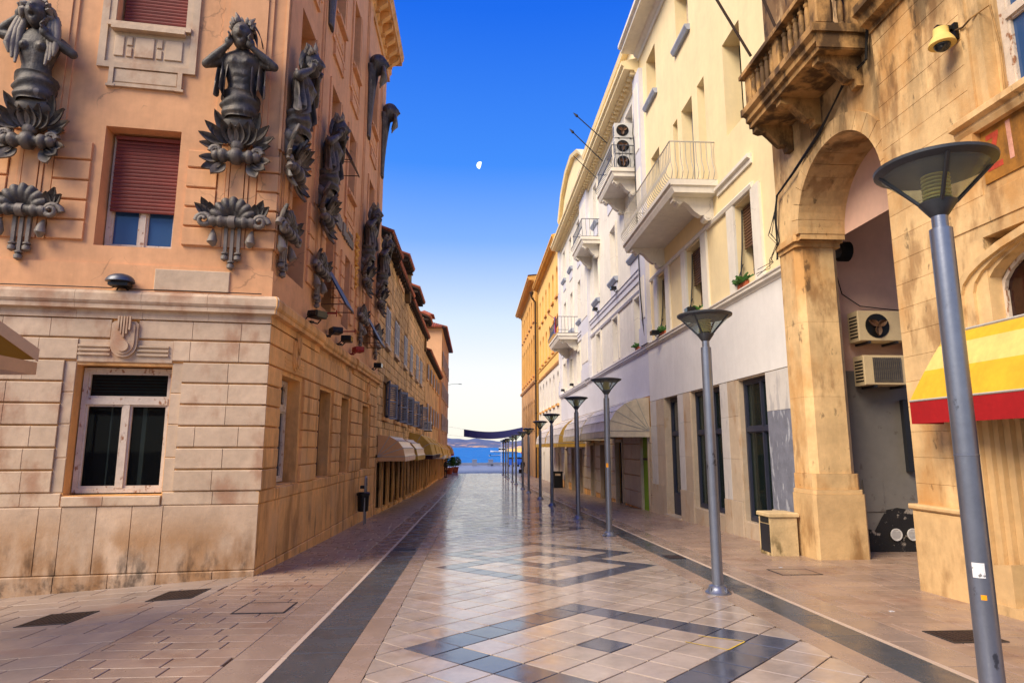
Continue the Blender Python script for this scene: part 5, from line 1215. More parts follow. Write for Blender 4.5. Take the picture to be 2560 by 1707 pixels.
# bearded heads on long tapering shafts higher up
mb = MB(); head_mesh(mb, (0,-.26,2.30), 1.45)
for k in range(20): a = rs.uniform(0,1)*math.pi*2; mb.tube([(.2*math.cos(a),-.22+.1*math.sin(a),2.48),(.27*math.cos(a),-.2+.12*math.sin(a),2.3),(.2*math.cos(a),-.22,2.0)],[.06,.06,.02],6)
for k in range(10): x = (k-4.5)*.035; mb.tube([(x*1.3,-.47,2.15),(x*1.6,-.48,1.92),(x*.8,-.34,1.5+abs(x))],[.045,.055,.014],6)
mb.grid(lambda u,v: ((.30-.13*(1-v))*math.cos(2*math.pi*u)*(1+.06*math.sin(u*40)), -.06+(.12)*math.sin(2*math.pi*u)*(.5+1.5*v*v)*(1+.15*math.sin(u*44+v*5)), -.1+2.3*v), 30, 14, True); mb.f += [tuple(range(len(mb.v)-30,len(mb.v))), tuple(range(len(mb.v)-420,len(mb.v)-390))]
herm = fuse(mb, 'herm', M['bronze'], .024, 1)
for k,c in enumerate((13.12,18.25,21.1)):
    t = thing('wall_herm', on(FS,c,11.05,.03), ['bearded stone head on a shaft cut off by the top of the picture','bearded stone head on a long shaft, high on the third pilaster','bearded stone head in profile against the sky, high at the far corner'][k], 'sculpture', R(90), 'bearded shafts high on the corner building')
    link('figure', herm, t)
# shell and scroll ornaments
def ornament(loc, rz, label):
    t = thing('scroll_ornament', loc, label, 'ornament', rz, 'shell and scroll ornaments')
    for nme,me in ORN: link(nme, me, t)
ORN = []
mb = MB(); mb.lathe([(.03,-.36),(.075,-.34),(.09,-.28),(.075,-.24),(.095,-.2),(.095,-.16),(.08,-.14),(.085,-.06),(.1,-.05),(.1,.05),(.085,.06),(.08,.14),(.095,.16),(.095,.2),(.075,.24),(.09,.28),(.075,.34),(.03,.36)],16,(0,-.14,.80),'x'); ORN.append(('scroll',mb.mesh('scroll',M['bronze'],50)))
mb = MB()
def shell(u, v, off=0):
    a = math.pi*(.06+.88*u); sc_l = 1+.07*abs(math.sin(u*math.pi*7)); rr = (.08+.30*v*(1-.18*abs(u-.5)))*(1+(sc_l-1)*v)
    return (rr*math.cos(a)*.95, -.07-off-.10*math.sin(v*math.pi*.8)-.03*abs(math.sin(u*math.pi*7))*v, .82+rr*math.sin(a))
mb.grid(lambda u,v: shell(u,v,.02), 43, 8); mb.grid(lambda u,v: shell(u,v,-.06), 43, 8); ORN.append(('shell',mb.mesh('shell',M['bronze'],50)))
for sx in (-1,1):
    mb = MB(); mb.tube([(sx*(.43+(.125-.006*k)*math.cos(k*.55)),-.12-.006*k,.80+(.125-.006*k)*math.sin(k*.55)) for k in range(18)],[.055-.0016*k for k in range(18)],7); ORN.append(('volute',mb.mesh('volute',M['bronze'],60)))
    for dx,dz,l in ((.5,1,.36),(.85,.7,.34),(.1,1,.26)):
        mb = MB(); leaf(mb,(sx*.32,-.08,.86),(sx*dx,-.15,dz),(0,-1,0),l,.17,.2); ORN.append(('leaf',mb.mesh('leaf',M['bronze'],50)))
    mb = MB(); mb.tube([(sx*.30,-.06,.68),(sx*.29,-.10,.58),(sx*.29,-.12,.47),(sx*.27,-.08,.40)],[.02,.055,.085,.03],8); ORN.append(('bell_drop',mb.mesh('bell_drop',M['bronze'],50)))
for x,zb in ((-.1,.16),(0,.02),(.1,.16)):
    mb = MB(); mb.box(x-.025,x+.025,-.085,-.03,zb+.13,.74); mb.lathe([(.005,0),(.055,.03),(.06,.08),(.035,.11),(.055,.12),(.055,.14),(.03,.16)],12,(x,-.06,zb)); ORN.append(('tassel',mb.mesh('tassel',M['bronze'],50)))
ornament(on(FF,3.68,4.57,.02), rzF, 'dark shell and scroll ornament with tassels at the left edge'); ornament(on(FF,.62,4.57,.02), rzF, 'dark shell and scroll ornament on the front, left of the corner')
for k,c in enumerate(PS): ornament(on(FS,c,4.57,.02), R(90), ['dark shell ornament just round the corner on the street side','dark shell ornament beside the near tilted shade','dark shell ornament under the third street side figure','dark shell ornament at the far end of the corner building'][k])
# ================================================================== STREET LAMPS
lp = thing('street_lamp', (0,0,0), 'x', 'street lamp', 0, 'street lamps lining the street')
MB().lathe([(.165,0),(.165,.02),(.15,.03),(.12,.07),(.1,.1),(.078,.11)],24).build('base_flange', M['steel'], lp, smooth=40, local=True)
MB().box(-.2,.2,-.2,.2,-.02,.004).build('base_plate', M['border'], lp, local=True)
for k in range(4):
    a = math.pi/4+k*math.pi/2; MB().lathe([(.016,0),(.016,.03),(.009,.03),(.009,.055)],8,(.14*math.cos(a),.14*math.sin(a),.03)).build('bolt', M['steel'], lp, local=True)
MB().lathe([(.070,.1),(.070,1.7),(.072,1.702),(.072,1.712),(.070,1.714),(.070,3.24),(.058,3.245)],24).build('pole', M['steel'], lp, smooth=40, local=True)
MB().lathe([(.05,3.24),(.05,3.34)],20).build('neck', M['steel'], lp, smooth=40, local=True)
MB().lathe([(.05,3.33),(.06,3.34),(.115,3.42),(.118,3.43),(.05,3.43)],24).build('cup', M['lamp_dark'], lp, smooth=40, local=True)
MB().lathe([(.10,3.43),(.33,3.66)],32).build('glass_cone', M['lamp_glass'], lp, smooth=40, local=True)
for k in range(4):
    a = math.pi/4+k*math.pi/2+.3; c,s_ = math.cos(a),math.sin(a)
    MB().tube([(.108*c,.108*s_,3.425),(.338*c,.338*s_,3.665)],.014,5).build('rib', M['lamp_dark'], lp, local=True)
MB().lathe([(.275,3.64),(.33,3.655),(.372,3.68),(.375,3.70),(.345,3.71),(.2,3.735),(.001,3.745)],32).build('lid', M['lamp_dark'], lp, smooth=40, local=True)
lo_ = MB().lathe([(.03,3.43),(.03,3.64)],10).build('lamp_tube', M['lamp_in'], lp, local=True)
for k in range(7): MB().lathe([(.085,3.455+k*.027),(.09,3.462+k*.027),(.06,3.474+k*.027)],16).build('louvre_ring', M['lamp_in'], lo_, local=True)
LY = [4.05,8.6,15.45,20.0,26.7,31.4,38.0,42.55,49.3,53.9,60.8,65.4,71.1]
LL = ['tall steel street lamp closest to the camera at the right edge','second street lamp from the camera, in front of the marble shopfront','third street lamp from the camera, before the cream hood awning','fourth street lamp from the camera','fifth street lamp, beside the black litter bin','sixth street lamp counted from the camera','seventh street lamp counted from the camera','eighth street lamp counted from the camera','ninth street lamp counted from the camera','tenth street lamp counted from the camera','third last street lamp towards the sea','last but one street lamp towards the sea','last street lamp, closest to the sea']
for k,y in enumerate(LY):
    o = lp if k == 0 else copy_tree(lp)
    o.location = (3.2,y,gz(3.2,y)); o.rotation_euler = (rnd.uniform(-.005,.005) if k else 0,rnd.uniform(-.005,.005) if k else 0,rnd.uniform(-.3,.3)); o['label'] = LL[k]
    if k == 0: o.location.z = .02
M['sticker_w'] = mat('white_sticker', lin(225,225,225), .5, .1, 20, 0, stains=[(lin(60,60,60),40,.55,.62,None,0,.8,1)]); M['sticker_o'] = mat('orange_sticker', lin(240,160,20), .5, .1, 20, 0)
def wrap(x, y, z, h, a0, a1, r, m, nm, lab):
    mb = MB(); mb.grid(lambda u,v: (x+r*math.cos(a0+(a1-a0)*u), y+r*math.sin(a0+(a1-a0)*u), z+h*(v-.5)+.0), 8, 3); tag(mb.build(nm, m), lab, 'sticker')
wrap(3.2,4.05,1.02,.09,R(200),R(255),0.0715,M['sticker_w'],'sticker','torn white round sticker on the nearest lamp pole')
wrap(3.2,4.05,.86,.03,R(225),R(250),0.0715,M['sticker_o'],'sticker','small orange sticker on the nearest lamp pole')
wrap(3.2,15.45,1.35,.1,R(230),R(290),0.0715,M['sticker_o'],'sticker','orange sticker on the third lamp pole')
# ================================================================== LIGHTS, PLAQUES AND SMALL FIXTURES
def floodlight(loc, rz, label, red=False):
    t = thing('floodlight', loc, label, 'floodlight', rz, 'floodlights on the ledges')
    m = M['door_red'] if red else M['black']
    MB().prism([(-.14,.06),(.14,.06),(.17,.11),(.15,.2),(-.15,.2),(-.17,.11)], lambda a,b,t_: (a,t_,b), -.24, -.02).build('housing', m, t, local=True)
    MB().box(-.13,.13,-.255,-.24,.07,.19).build('lens', M['glass'], t, local=True)
    mb = MB(); mb.tube([(-.18,-.12,.13),(-.18,.02,0),(.18,.02,0),(.18,-.12,.13)],.015,5); mb.box(-.04,.04,-.02,.12,-.02,.02); mb.build('bracket', m, t, local=True)
for k,(y,lb) in enumerate(((12.55,'black floodlight on the left ledge closest to the corner'),(15.35,'second black floodlight on the left ledge'),(20.4,'black floodlight on the left ledge by the stone house'))):
    floodlight((-3.2,y,4.2), R(90) if k else R(60), lb)
for k,(y,lb) in enumerate(((14.2,'small dark fixture on the left ledge under the first red clip'),(17.0,'small red lamp on the left ledge'))): floodlight((-3.22,y,4.2), R(120), lb, k==1)
for k,(y,z,lb) in enumerate(((17.3,5.44,'black floodlight on the right ledge nearest the archway'),(20.9,5.44,'black floodlight on the right ledge behind the second lamp head'),(27.0,8.5,'black floodlight on the upper string course, nearer one'),(31.3,8.5,'black floodlight on the upper string course, farther one'),(39.5,5.48,'floodlight on the white building ledge by the third lamp'),(43.5,5.48,'last floodlight on the white building ledge'))): floodlight((6.16,y,z), R(-90), lb)
for k,(y,z) in enumerate(((13.75,4.62),(15.95,4.62))):
    t = thing('red_clip', (-3.33,y,z), ['nearer red iron clip fixed under a street side window','farther red iron clip fixed under a street side window'][k], 'bracket', 0, 'red clips on the corner building')
    MB().tube([(0,0,0),(.1,-.02,0),(.34,-.02,.0)],.016,5).build('bar', M['door_red'], t, local=True); MB().tube([(.34,-.02,.07),(.34,-.02,-.07)],.012,5).build('hook', M['door_red'], t, local=True)
t = thing('dome_lamp', on(FF,2.18,4.2,.04), 'grey hooded wall lamp standing on the front cornice', 'wall lamp', rzF)
MB().ball((0,-.13,.10),(.21,.17,.13),20,12,lambda d: 1 if d.z>-.1 else .3).build('hood', M['metal_grey'], t, smooth=60, local=True)
MB().box(-.14,.14,-.22,-.03,.03,.08).build('lens', M['black'], t, local=True); MB().tube([(-.1,0,-.03),(-.05,-.05,.03),(.05,-.05,.03),(.1,0,-.03)],.014,5).build('bracket', M['black'], t, local=True)
t = thing('marble_plaque', on(FF,1.18,4.22,.03), 'blank pale marble plaque beside the corner above the cornice', 'plaque', rzF)
MB().block(lambda s_,z,d_: (s_,-d_,z), -.56, .56, 0, .345, -.03, .03, .012, .012).build('panel', M['pale'], t, local=True)
mb = MB(); mb.tube([on(FF,6,4.2,.19)]+[on(FF,s_,4.2+.006*math.sin(s_*3),.15) for s_ in (5,4,3,2.3)]+[on(FF,2.28,4.23,.1),on(FF,2.2,4.23,.1),on(FF,2.05,4.2,.12)]+[on(FF,s_,4.2,.15) for s_ in (1.4,.7,.1)],.009,5); tag(mb.build('cornice_cable', M['cable']), 'thin black cable lying along the front cornice', 'cable')
# dome camera
t = thing('dome_camera', (6.04,7.02,6.9), 'yellowish dome camera on a black arm at upper right', 'camera')
mb = MB(); mb.box(5.78,6.02,6.99,7.05,6.98,7.03); mb.box(5.99,6.04,6.97,7.07,6.84,7.06); mb.build('arm', M['black'], t)
MB().lathe([(.05,7.0),(.085,6.99),(.09,6.9),(.105,6.88),(.14,6.82),(.155,6.77),(.15,6.765),(.02,6.77)],24,(5.84,7.02,0)).build('housing', M['awn_c'], t, smooth=40)
MB().ball((5.84,7.02,6.77),(.095,.095,.085),18,12).build('dome', M['glass'], t, smooth=60)
tag(MB().tube([(6.0,6.98,6.95),(5.99,6.85,6.9),(5.98,6.7,6.92),(6.06,6.5,6.95),(6.1,6.48,6.4),(6.1,6.5,5.8)],.012,6).build('camera_cable', M['balc']), 'brown cable from the dome camera to the window', 'cable')
# wall cables on the archway
def cables(pts, n, spread, nm, lab, r=.011):
    t = thing(nm, pts[0], lab, 'cable')
    for k in range(n):
        MB().tube([(p[0]-abs(rnd.uniform(0,spread))*.6, p[1]+rnd.uniform(-spread,spread), p[2]+rnd.uniform(-spread,spread)) for p in pts], r, 5).build('strand', M['cable'], t)
cables([(6.1,8.72,8.3),(6.05,8.8,7.7),(6.05,9.3,7.72),(6.05,10.2,7.25),(6.05,11.2,6.98),(6.05,11.9,6.8),(6.05,12.0,6.4),(6.1,12.1,5.9),(6.1,12.15,5.5)],4,.05,'cable_bundle','bundle of black cables draped across the archway wall')
cables([(6.1,12.1,6.5),(6.0,12.2,6.1),(6.05,12.0,5.8),(6.0,12.25,5.5),(6.1,12.4,5.46),(6.05,13.0,5.46)],3,.07,'loose_cables','tangle of loose cables on the ledge end by the archway',.007)
cables([(7.35,12.28,5.3),(7.45,12.27,4.85),(7.8,12.27,4.6),(8.3,12.27,4.55),(8.7,12.27,4.5)],1,.01,'alley_cable','thin cable sagging across the alley wall')
cables([(6.2,23.15,15.2),(6.1,23.1,13.9),(6.1,22.95,13.4),(6.1,22.9,9),(6.1,22.8,7.5),(6.08,22.5,6.2),(6.15,22.4,5.45)],1,.02,'wall_cable','thick black cable down the joint of the two pale buildings',.022)
# air conditioners
def aircon(loc, rz, label, m, fan=True, w_=.95, h=.6, d_=.34, group=None):
    t = thing('air_conditioner', loc, label, 'air conditioner', rz, group)
    MB().block(lambda s_,z,dd: (s_,-dd,z), 0, w_, 0, h, 0, d_, .015, .015).build('casing', m, t, local=True)
    cx,cz = w_*.40, h*.5
    if fan:
        MB().lathe([(h*.40,0),(h*.40,.012),(h*.37,.012)],24,(cx,-d_-.012,cz),'y').build('fan_ring', M['black'], t, local=True)
        o = MB().lathe([(h*.37,0),(h*.37,.004)],24,(cx,-d_-.006,cz),'y').build('fan_opening', M['dark'], t, local=True)
        for k in range(3):
            a = k*2.1+.5; mb = MB(); leaf(mb,(cx,-d_-.012,cz),(math.cos(a),0,math.sin(a)),(0,-1,0),h*.34,h*.22,.02); mb.build('fan_blade', M['wood_brown'], o, local=True)
    else:
        mb = MB()
        for k in range(20): mb.box(w_*.18,w_*.74,-d_-.012,-d_-.004,h*.1+k*h*.042,h*.1+k*h*.042+.008)
        for k in range(15): mb.box(w_*.18+k*w_*.04,w_*.18+k*w_*.04+.008,-d_-.016,-d_-.012,h*.1,h*.92)
        mb.build('front_grille', M['metal_grey'], t, local=True, kind='stuff')
    for k in range(7): MB().box(-.006,.0,-d_+.04,-.05,h*.12+k*h*.11,h*.12+k*h*.11+.03).build('side_slot', M['black'], t, local=True)
    for x in (w_*.2,w_*.78): MB().box(x-.02,x+.02,-d_-.03,.1,-.05,-.005).build('bracket', M['metal_dark'], t, local=True)
aircon((7.48,12.22,3.82), 0, 'upper air conditioner in the alley with an open round fan', M['ac'])
aircon((7.52,12.22,2.96), 0, 'lower air conditioner in the alley with a square grille', M['ac'], False, 1.0, .58)
aircon((8.6,12.22,3.8), 0, 'air conditioner half hidden behind the near wall of the alley', M['ac'])
for k in range(3): aircon((5.45,23.75,12.56+k*.66), 0, ['bottom','middle','top'][k]+' one of three air conditioners stacked on the small balcony', M['ac_w'], True, .8, .62, .3, 'air conditioners on the balcony')
aircon((-3.34,42.9,2.85), R(90), 'single air conditioner on the left stone row', M['ac_w'], True, .9, .6, .5)
MB_d = thing('alley_duct', (7.2,12.2,5.5), 'ribbed round exhaust duct poking out inside the archway', 'duct')
mb = MB(); mb.tube([(6.9,11.9,5.62),(7.25,11.9,5.62)],.13,14); mb.build('pipe', M['metal_grey'], MB_d, smooth=40)
mb = MB()
for k in range(6): mb.lathe([(.17,0),(.2,.015),(.17,.03)],16,(7.22+k*.035,11.9,5.62),'x')
mb.build('ribbed_cap', M['metal_dark'], MB_d)
# flag poles
def pole(p0, p1, lab, r=.022, m='eave_wood', tip=True):
    t = thing('flag_pole', p0, lab, 'flag pole', 0, 'bare flag poles'); MB().tube([p0,p1],r,7).build('shaft', M[m], t)
    if tip: d_ = (Vector(p1)-Vector(p0)).normalized(); MB().tube([p1,Vector(p1)+d_*.08,Vector(p1)+d_*.28],[.02,.06,.004],6).build('finial', M['metal_dark'], t)
pole((5.27,24.0,13.9),(4.1,24.0,15.0),'highest of three slanting flag poles on the small balcony',m='metal_dark'); pole((5.2,24.6,13.4),(4.02,24.6,14.6),'middle of three slanting flag poles on the small balcony',m='metal_dark'); pole((5.1,25.4,13.0),(4.1,25.4,14.0),'lowest of three slanting flag poles on the small balcony',.016,'metal_dark',False)
pole((5.5,11.5,9.55),(4.7,11.5,11.1),'brown flag pole rising behind the stone balcony',.028,tip=False); pole((5.6,10.6,9.5),(5.0,10.6,11.2),'second brown flag pole above the stone balcony rail',.028,tip=False)
t = thing('balcony_flag', (5.0,38.6,9.2), 'small red and violet flag hanging on the far balcony rail', 'flag')
for k,(c_) in enumerate(((150,30,40),(120,110,160),(90,80,150))): MB().grid(lambda u,v: (4.93-.05*math.sin(u*5+v*4), 38.3+.22*k+.22*u, 9.7-1.0*v), 5, 8).build('stripe', mat('flag_'+str(k), lin(*c_), .8, .05, 3, 0), t, smooth=60)
MB().tube([(5.05,39.0,9.6),(4.7,40.5,10.3)],.02,6).build('staff', M['door_red'], t)
# window plants
for k,(y,z,lb,x) in enumerate(((14.3,5.46,'green plant on the window ledge nearest the archway',6.3),(17.6,5.46,'green window plant over the second lamp head',6.3),(20.8,5.46,'flowering plant on the middle window ledge',6.3),(24.1,5.46,'green plant in the corner of a white building window',6.3))):
    t = thing('window_plant', (x,y,z), lb, 'plant', 0, 'plants on the right window ledges')
    MB().box(-.05,.12,-.3,.3,.0,.12).build('trough', M['terracotta'], t, local=True)
    mb = MB()
    for q in range(60): a = rnd.uniform(0,6.28); b = Vector((rnd.uniform(-.1,.1),rnd.uniform(-.3,.3),.12)); leaf(mb, b, (math.cos(a),math.sin(a),rnd.uniform(.2,1.4)), (0,0,1), rnd.uniform(.12,.24), .06, -.2, 4)
    mb.build('leaves', M['leaf'], t, local=True, kind='stuff')
# ================================================================== BINS, COVERS, BANNER
t = thing('stone_bin', (5.72,12.15,gz(5.7,12.1)), 'mossy square stone litter bin beside the archway pier', 'litter bin')
MB().block(lambda s_,z,d_: (s_,z,d_), -.24, .26, -.25, .25, 0, .70, .02, .02).build('body', M['binstone'], t, local=True)
MB().block(lambda s_,z,d_: (s_,z,d_), -.27, .29, -.28, .28, .70, .77, .015, .015).build('cap', M['binstone'], t, local=True)
MB().box(-.248,-.238,-.19,.19,.06,.56).build('door', M['metal_dark'], t, local=True); MB().box(-.25,-.236,-.17,.17,.58,.68).build('slot', M['dark'], t, local=True)
t = thing('black_bin', (5.75,44.5,gz(5.7,44.5)), 'black metal litter bin near the fifth lamp', 'litter bin')
MB().block(lambda s_,z,d_: (s_,z,d_), -.3, .3, -.3, .3, 0, 1.0, .03, .03).build('body', M['black'], t, local=True); MB().block(lambda s_,z,d_: (s_,z,d_), -.33, .33, -.33, .33, 1.0, 1.1, .03, .03).build('lid', M['black'], t, local=True); MB().box(-.22,.14,-.31,-.302,.82,.96).build('slot', M['pale'], t, local=True)
t = thing('post_bin', (-3.06,18.7,gz(-3.1,18.7)), 'dark bin hung on a bent steel hoop against the left wall', 'litter bin')
MB().tube([(.0,0,0),(0,0,1.18)]+[(0,.13-.13*math.cos(a),1.18+.13*math.sin(a)) for a in [R(k*30) for k in range(1,6)]]+[(0,.26,1.18),(0,.26,0)],.022,8).build('hoop', M['steel'], t, smooth=40, local=True)
MB().lathe([(.13,.35),(.15,.37),(.17,.78),(.19,.8),(.19,.86),(.15,.88)],14,(-.06,.13,0)).build('bucket', M['black'], t, smooth=40, local=True)
MB().box(-.14,.02,.02,.24,.98,1.06).build('hood', M['black'], t, local=True)
def cover(x0, x1, y0, y1, lab, m='iron', frame_=True):
    t = thing('manhole_cover', ((x0+x1)/2,(y0+y1)/2,gz((x0+x1)/2,(y0+y1)/2)), lab, 'manhole cover')
    P = lambda x,y,z: (x,y,gz(x,y)+z)
    mb = MB(); mb.hexa([P(x0,y0,-.02),P(x1,y0,-.02),P(x1,y1,-.02),P(x0,y1,-.02),P(x0,y0,.006),P(x1,y0,.006),P(x1,y1,.006),P(x0,y1,.006)]); mb.build('plate', M[m], t)
    mb = MB(); n = 9
    for k in range(n):
        xx = x0+(x1-x0)*(k+.5)/n; mb.hexa([P(xx-.012,y0+.04,.005),P(xx+.012,y0+.04,.005),P(xx+.012,y1-.04,.005),P(xx-.012,y1-.04,.005),P(xx-.012,y0+.04,.01),P(xx+.012,y0+.04,.01),P(xx+.012,y1-.04,.01),P(xx-.012,y1-.04,.01)])
    if m == 'iron': mb.build('tread_ribs', M[m], t, kind='stuff')
    e = .02
    for a,b,c,d_ in ((x0-e,x1+e,y0-e,y0),(x0-e,x1+e,y1,y1+e),(x0-e,x0,y0,y1),(x1,x1+e,y0,y1)):
        MB().hexa([P(a,c,-.02),P(b,c,-.02),P(b,d_,-.02),P(a,d_,-.02),P(a,c,.008),P(b,c,.008),P(b,d_,.008),P(a,d_,.008)]).build('rim', M['metal_dark'], t)
cover(-5.0,-4.48,7.75,8.35,'leftmost dark iron manhole cover before the front wall'); cover(-4.12,-3.6,8.8,9.42,'dark iron manhole cover nearest the left corner')
cover(-2.7,-2.15,7.8,8.35,'stone filled manhole cover on the left pavement','slab'); cover(4.5,5.0,6.1,6.5,'dark iron grate beside the nearest lamp')
cover(3.5,3.78,11.7,12.1,'dark drain cover in the right gutter','iron'); cover(-1.55,-1.15,13.2,13.5,'drain cover in the left gutter','iron'); cover(4.7,5.3,9.9,10.4,'stone filled manhole cover on the right pavement','slab')
M['yline'] = mat('yellow_paint', lin(225,190,30), .6, .2, 20, 0)
def gline(p, q_, w_, lab):
    d_ = (Vector(q_)-Vector(p)).normalized(); n_ = Vector((-d_.y,d_.x))*w_/2; P = lambda v: (v.x,v.y,gz(v.x,v.y)+.004); p,q_ = Vector(p),Vector(q_)
    return [P(p+n_),P(q_+n_),P(q_-n_),P(p-n_)]
mb = MB()
for p,q_ in (((2.0,6.29),(2.3,6.0)),((2.3,6.0),(2.56,6.26)),((2.2,6.5),(2.56,6.28))): mb.add(gline(p,q_,.012,''),[(0,1,2,3)])
tag(mb.build('yellow_marking', M['yline']), 'thin yellow paint lines round one paving tile', 'marking')
for x,y,lb in ((5.0,10.6,'small white paper scrap on the right pavement near the stone bin'),(4.75,7.4,'small white paper scrap on the right pavement near the iron grate'),(.2,8.9,'pale gum spot on the paving left of the dark diamond tip')):
    tag(MB().prism([(x-.025,y-.02),(x+.03,y-.012),(x+.02,y+.02),(x-.02,y+.025)], lambda a,b,t_: (a,b,gz(a,b)+t_), .002, .008).build('paper_scrap', M['sticker_w']), lb, 'litter')
bn_ = thing('street_banner', (1.8,62,2.5), 'plain navy blue banner strung across the end of the street', 'banner')
MB().grid(lambda u,v: (-.98+5.65*u, 62+.05*math.sin(u*7), (3.46+.2*u-.42*math.sin(math.pi*u)*.8)+(-.70+.04*u)*v), 24, 5).build('cloth', M['navy'], bn_, smooth=60)
for p,q_ in (((-.98,62,3.46),(-3.1,62,3.8)),((4.67,62,3.66),(6.2,62.2,3.9)),((-1.0,62,2.76),(-3.1,62,3.0)),((4.67,62,3.0),(6.2,62.2,3.1))): MB().tube([p,q_],.006,4).build('rope', M['cable'], bn_)
# parasol corner at the left edge
ps = thing('market_canopy', (-6.2,5.6,gz(-6.2,5.6)), 'beige canvas canopy with its corner poking in at the left edge', 'canopy')
M['canvas'] = mat('beige_parasol_canvas', lin(206,166,124), .8, .06, 3, .1, 200); M['canvas2'] = mat('ochre_parasol_lining', lin(150,112,36), .8, .06, 3, .1, 200)
P0,P1,P2,P3 = (-4.62,7.0,2.70),(-4.55,4.2,2.70),(-7.6,4.1,2.70),(-7.7,7.1,2.70); ap = (-6.1,5.6,4.15)
for p in (P0,P1,P2,P3): MB().tube([(p[0],p[1],gz(p[0],p[1])-.05) if p[1]<5 else (p[0]-.9,p[1],gz(p[0],p[1])),(p[0],p[1],2.68) if p[1]<5 else (p[0]-.9,p[1],2.75)],.03,8).build('post', M['rail'], ps)
for a,b in ((P1,P2),(P2,P3),(P3,P0)):
    MB().add([a,b,ap],[(0,1,2)]).build('canopy_panel', M['canvas'], ps); MB().add([(a[0],a[1],a[2]-.01),(b[0],b[1],b[2]-.01),(ap[0],ap[1],ap[2]-.02)],[(0,1,2)]).build('lining', M['canvas2'], ps)
for a,b in ((P0,P1),(P1,P2),(P2,P3),(P3,P0)):
    q_ = [(p[0]+(ap[0]-p[0])*.012,p[1]+(ap[1]-p[1])*.012) for p in (a,b)]
    MB().hexa([(a[0],a[1],2.66),(b[0],b[1],2.66),(b[0],b[1],2.53),(a[0],a[1],2.53),(*q_[0],2.66),(*q_[1],2.66),(*q_[1],2.53),(*q_[0],2.53)]).build('valance', M['canvas'], ps)
for a in (P0,P1):
    d_ = [ap[k]-a[k] for k in range(3)]; MB().hexa([(a[0],a[1],a[2]-.03),(a[0]+.02,a[1]-.02,a[2]-.03),(a[0]+.02,a[1]-.02,a[2]+.10),(a[0],a[1],a[2]+.10)]+[(x+d_[0],y+d_[1],z+d_[2]) for x,y,z in ((a[0],a[1],a[2]-.03),(a[0]+.02,a[1]-.02,a[2]-.03),(a[0]+.02,a[1]-.02,a[2]+.10),(a[0],a[1],a[2]+.10))]).build('hip_strip', M['canvas'], ps)
# ================================================================== PEOPLE, PLANTERS, SEA FRONT
def person(loc, rz, label, bag=False, h=1.74):
    k = h/1.74; mb = MB()
    def rg(u,v):
        R_ = [(.86,.17,.12),(.95,.175,.125),(1.1,.15,.11),(1.25,.17,.12),(1.38,.2,.12),(1.45,.17,.1),(1.5,.07,.07),(1.56,.055,.06)]
        t = v*7; i = min(int(t),6); f = t-i; z,a,b = [R_[i][q]*(1-f)+R_[i+1][q]*f for q in range(3)]; an = 2*math.pi*u
        return (a*math.cos(an)*k, b*math.sin(an)*k, z*k)
    mb.grid(rg, 16, 22, True); n = len(mb.v); mb.f += [tuple(range(n-16,n)),tuple(range(n-352,n-336))]
    limb(mb, [(-.09*k,0,.88*k),(-.1*k,-.02,.48*k),(-.1*k,.02,.07*k)],[.09*k,.06*k,.045*k]); limb(mb, [(.09*k,0,.88*k),(.11*k,-.08,.48*k),(.12*k,-.02,.07*k)],[.09*k,.06*k,.045*k])
    for x,y in ((-.1,-.05),(.12,-.09)): mb.ball((x*k,y*k,.045*k),(.05*k,.13*k,.045*k),10,6)
    limb(mb, [(-.2*k,0,1.4*k),(-.24*k,.02,1.12*k),(-.2*k,-.12,.9*k)],[.055*k,.045*k,.032*k]); limb(mb, [(.2*k,0,1.4*k),(.25*k,.02,1.12*k),(.2*k,-.14,.92*k)],[.055*k,.045*k,.032*k])
    t = thing('person', loc, label, 'person', rz)
    link('body', fuse(mb,'clothed_body',M['cloth_dark'],.022,2), t)
    hd = MB(); hd.ball((0,-.01,1.64*k),(.075*k,.095*k,.115*k),16,12,lambda d: 1+.14*math.exp(-(d.x/.15)**2-((d.z+.1)/.2)**2)*(1 if d.y<-.3 else 0)); hd.ball((-.078*k,0,1.64*k),.022,6,5); hd.ball((.078*k,0,1.64*k),.022,6,5); link('head', fuse(hd,'head',M['skin'],.012,1), t)
    hr = MB(); hr.ball((0,.015,1.68*k),(.085*k,.1*k,.09*k),12,8); hr.build('hair', M['black'], t, local=True)
    for sx in (-1,1):
        hn_ = MB(); hand(hn_, (sx*.2*k,-.14*k,.86*k),(0,-.3,-1),(0,-1,.2),.8,sx); hn_.build('hand', M['skin'], t, local=True, smooth=60)
    if bag: tag(MB().block(lambda s_,z,d_: (loc[0]+s_-.25,loc[1]+d_-.3,loc[2]+.35+z), -.17,.17,0,.4,0,.14,.03,.03).build('shoulder_bag', M['black']), 'black bag held by the person standing by the right wall', 'bag')
person((-2.8,64.5,gz(-2.8,64.5)), R(60), 'person in dark clothes standing by the last shop on the left')
person((4.95,66,gz(4.95,66)), R(-40), 'person in dark clothes half hidden behind the lamps by the right wall', True)
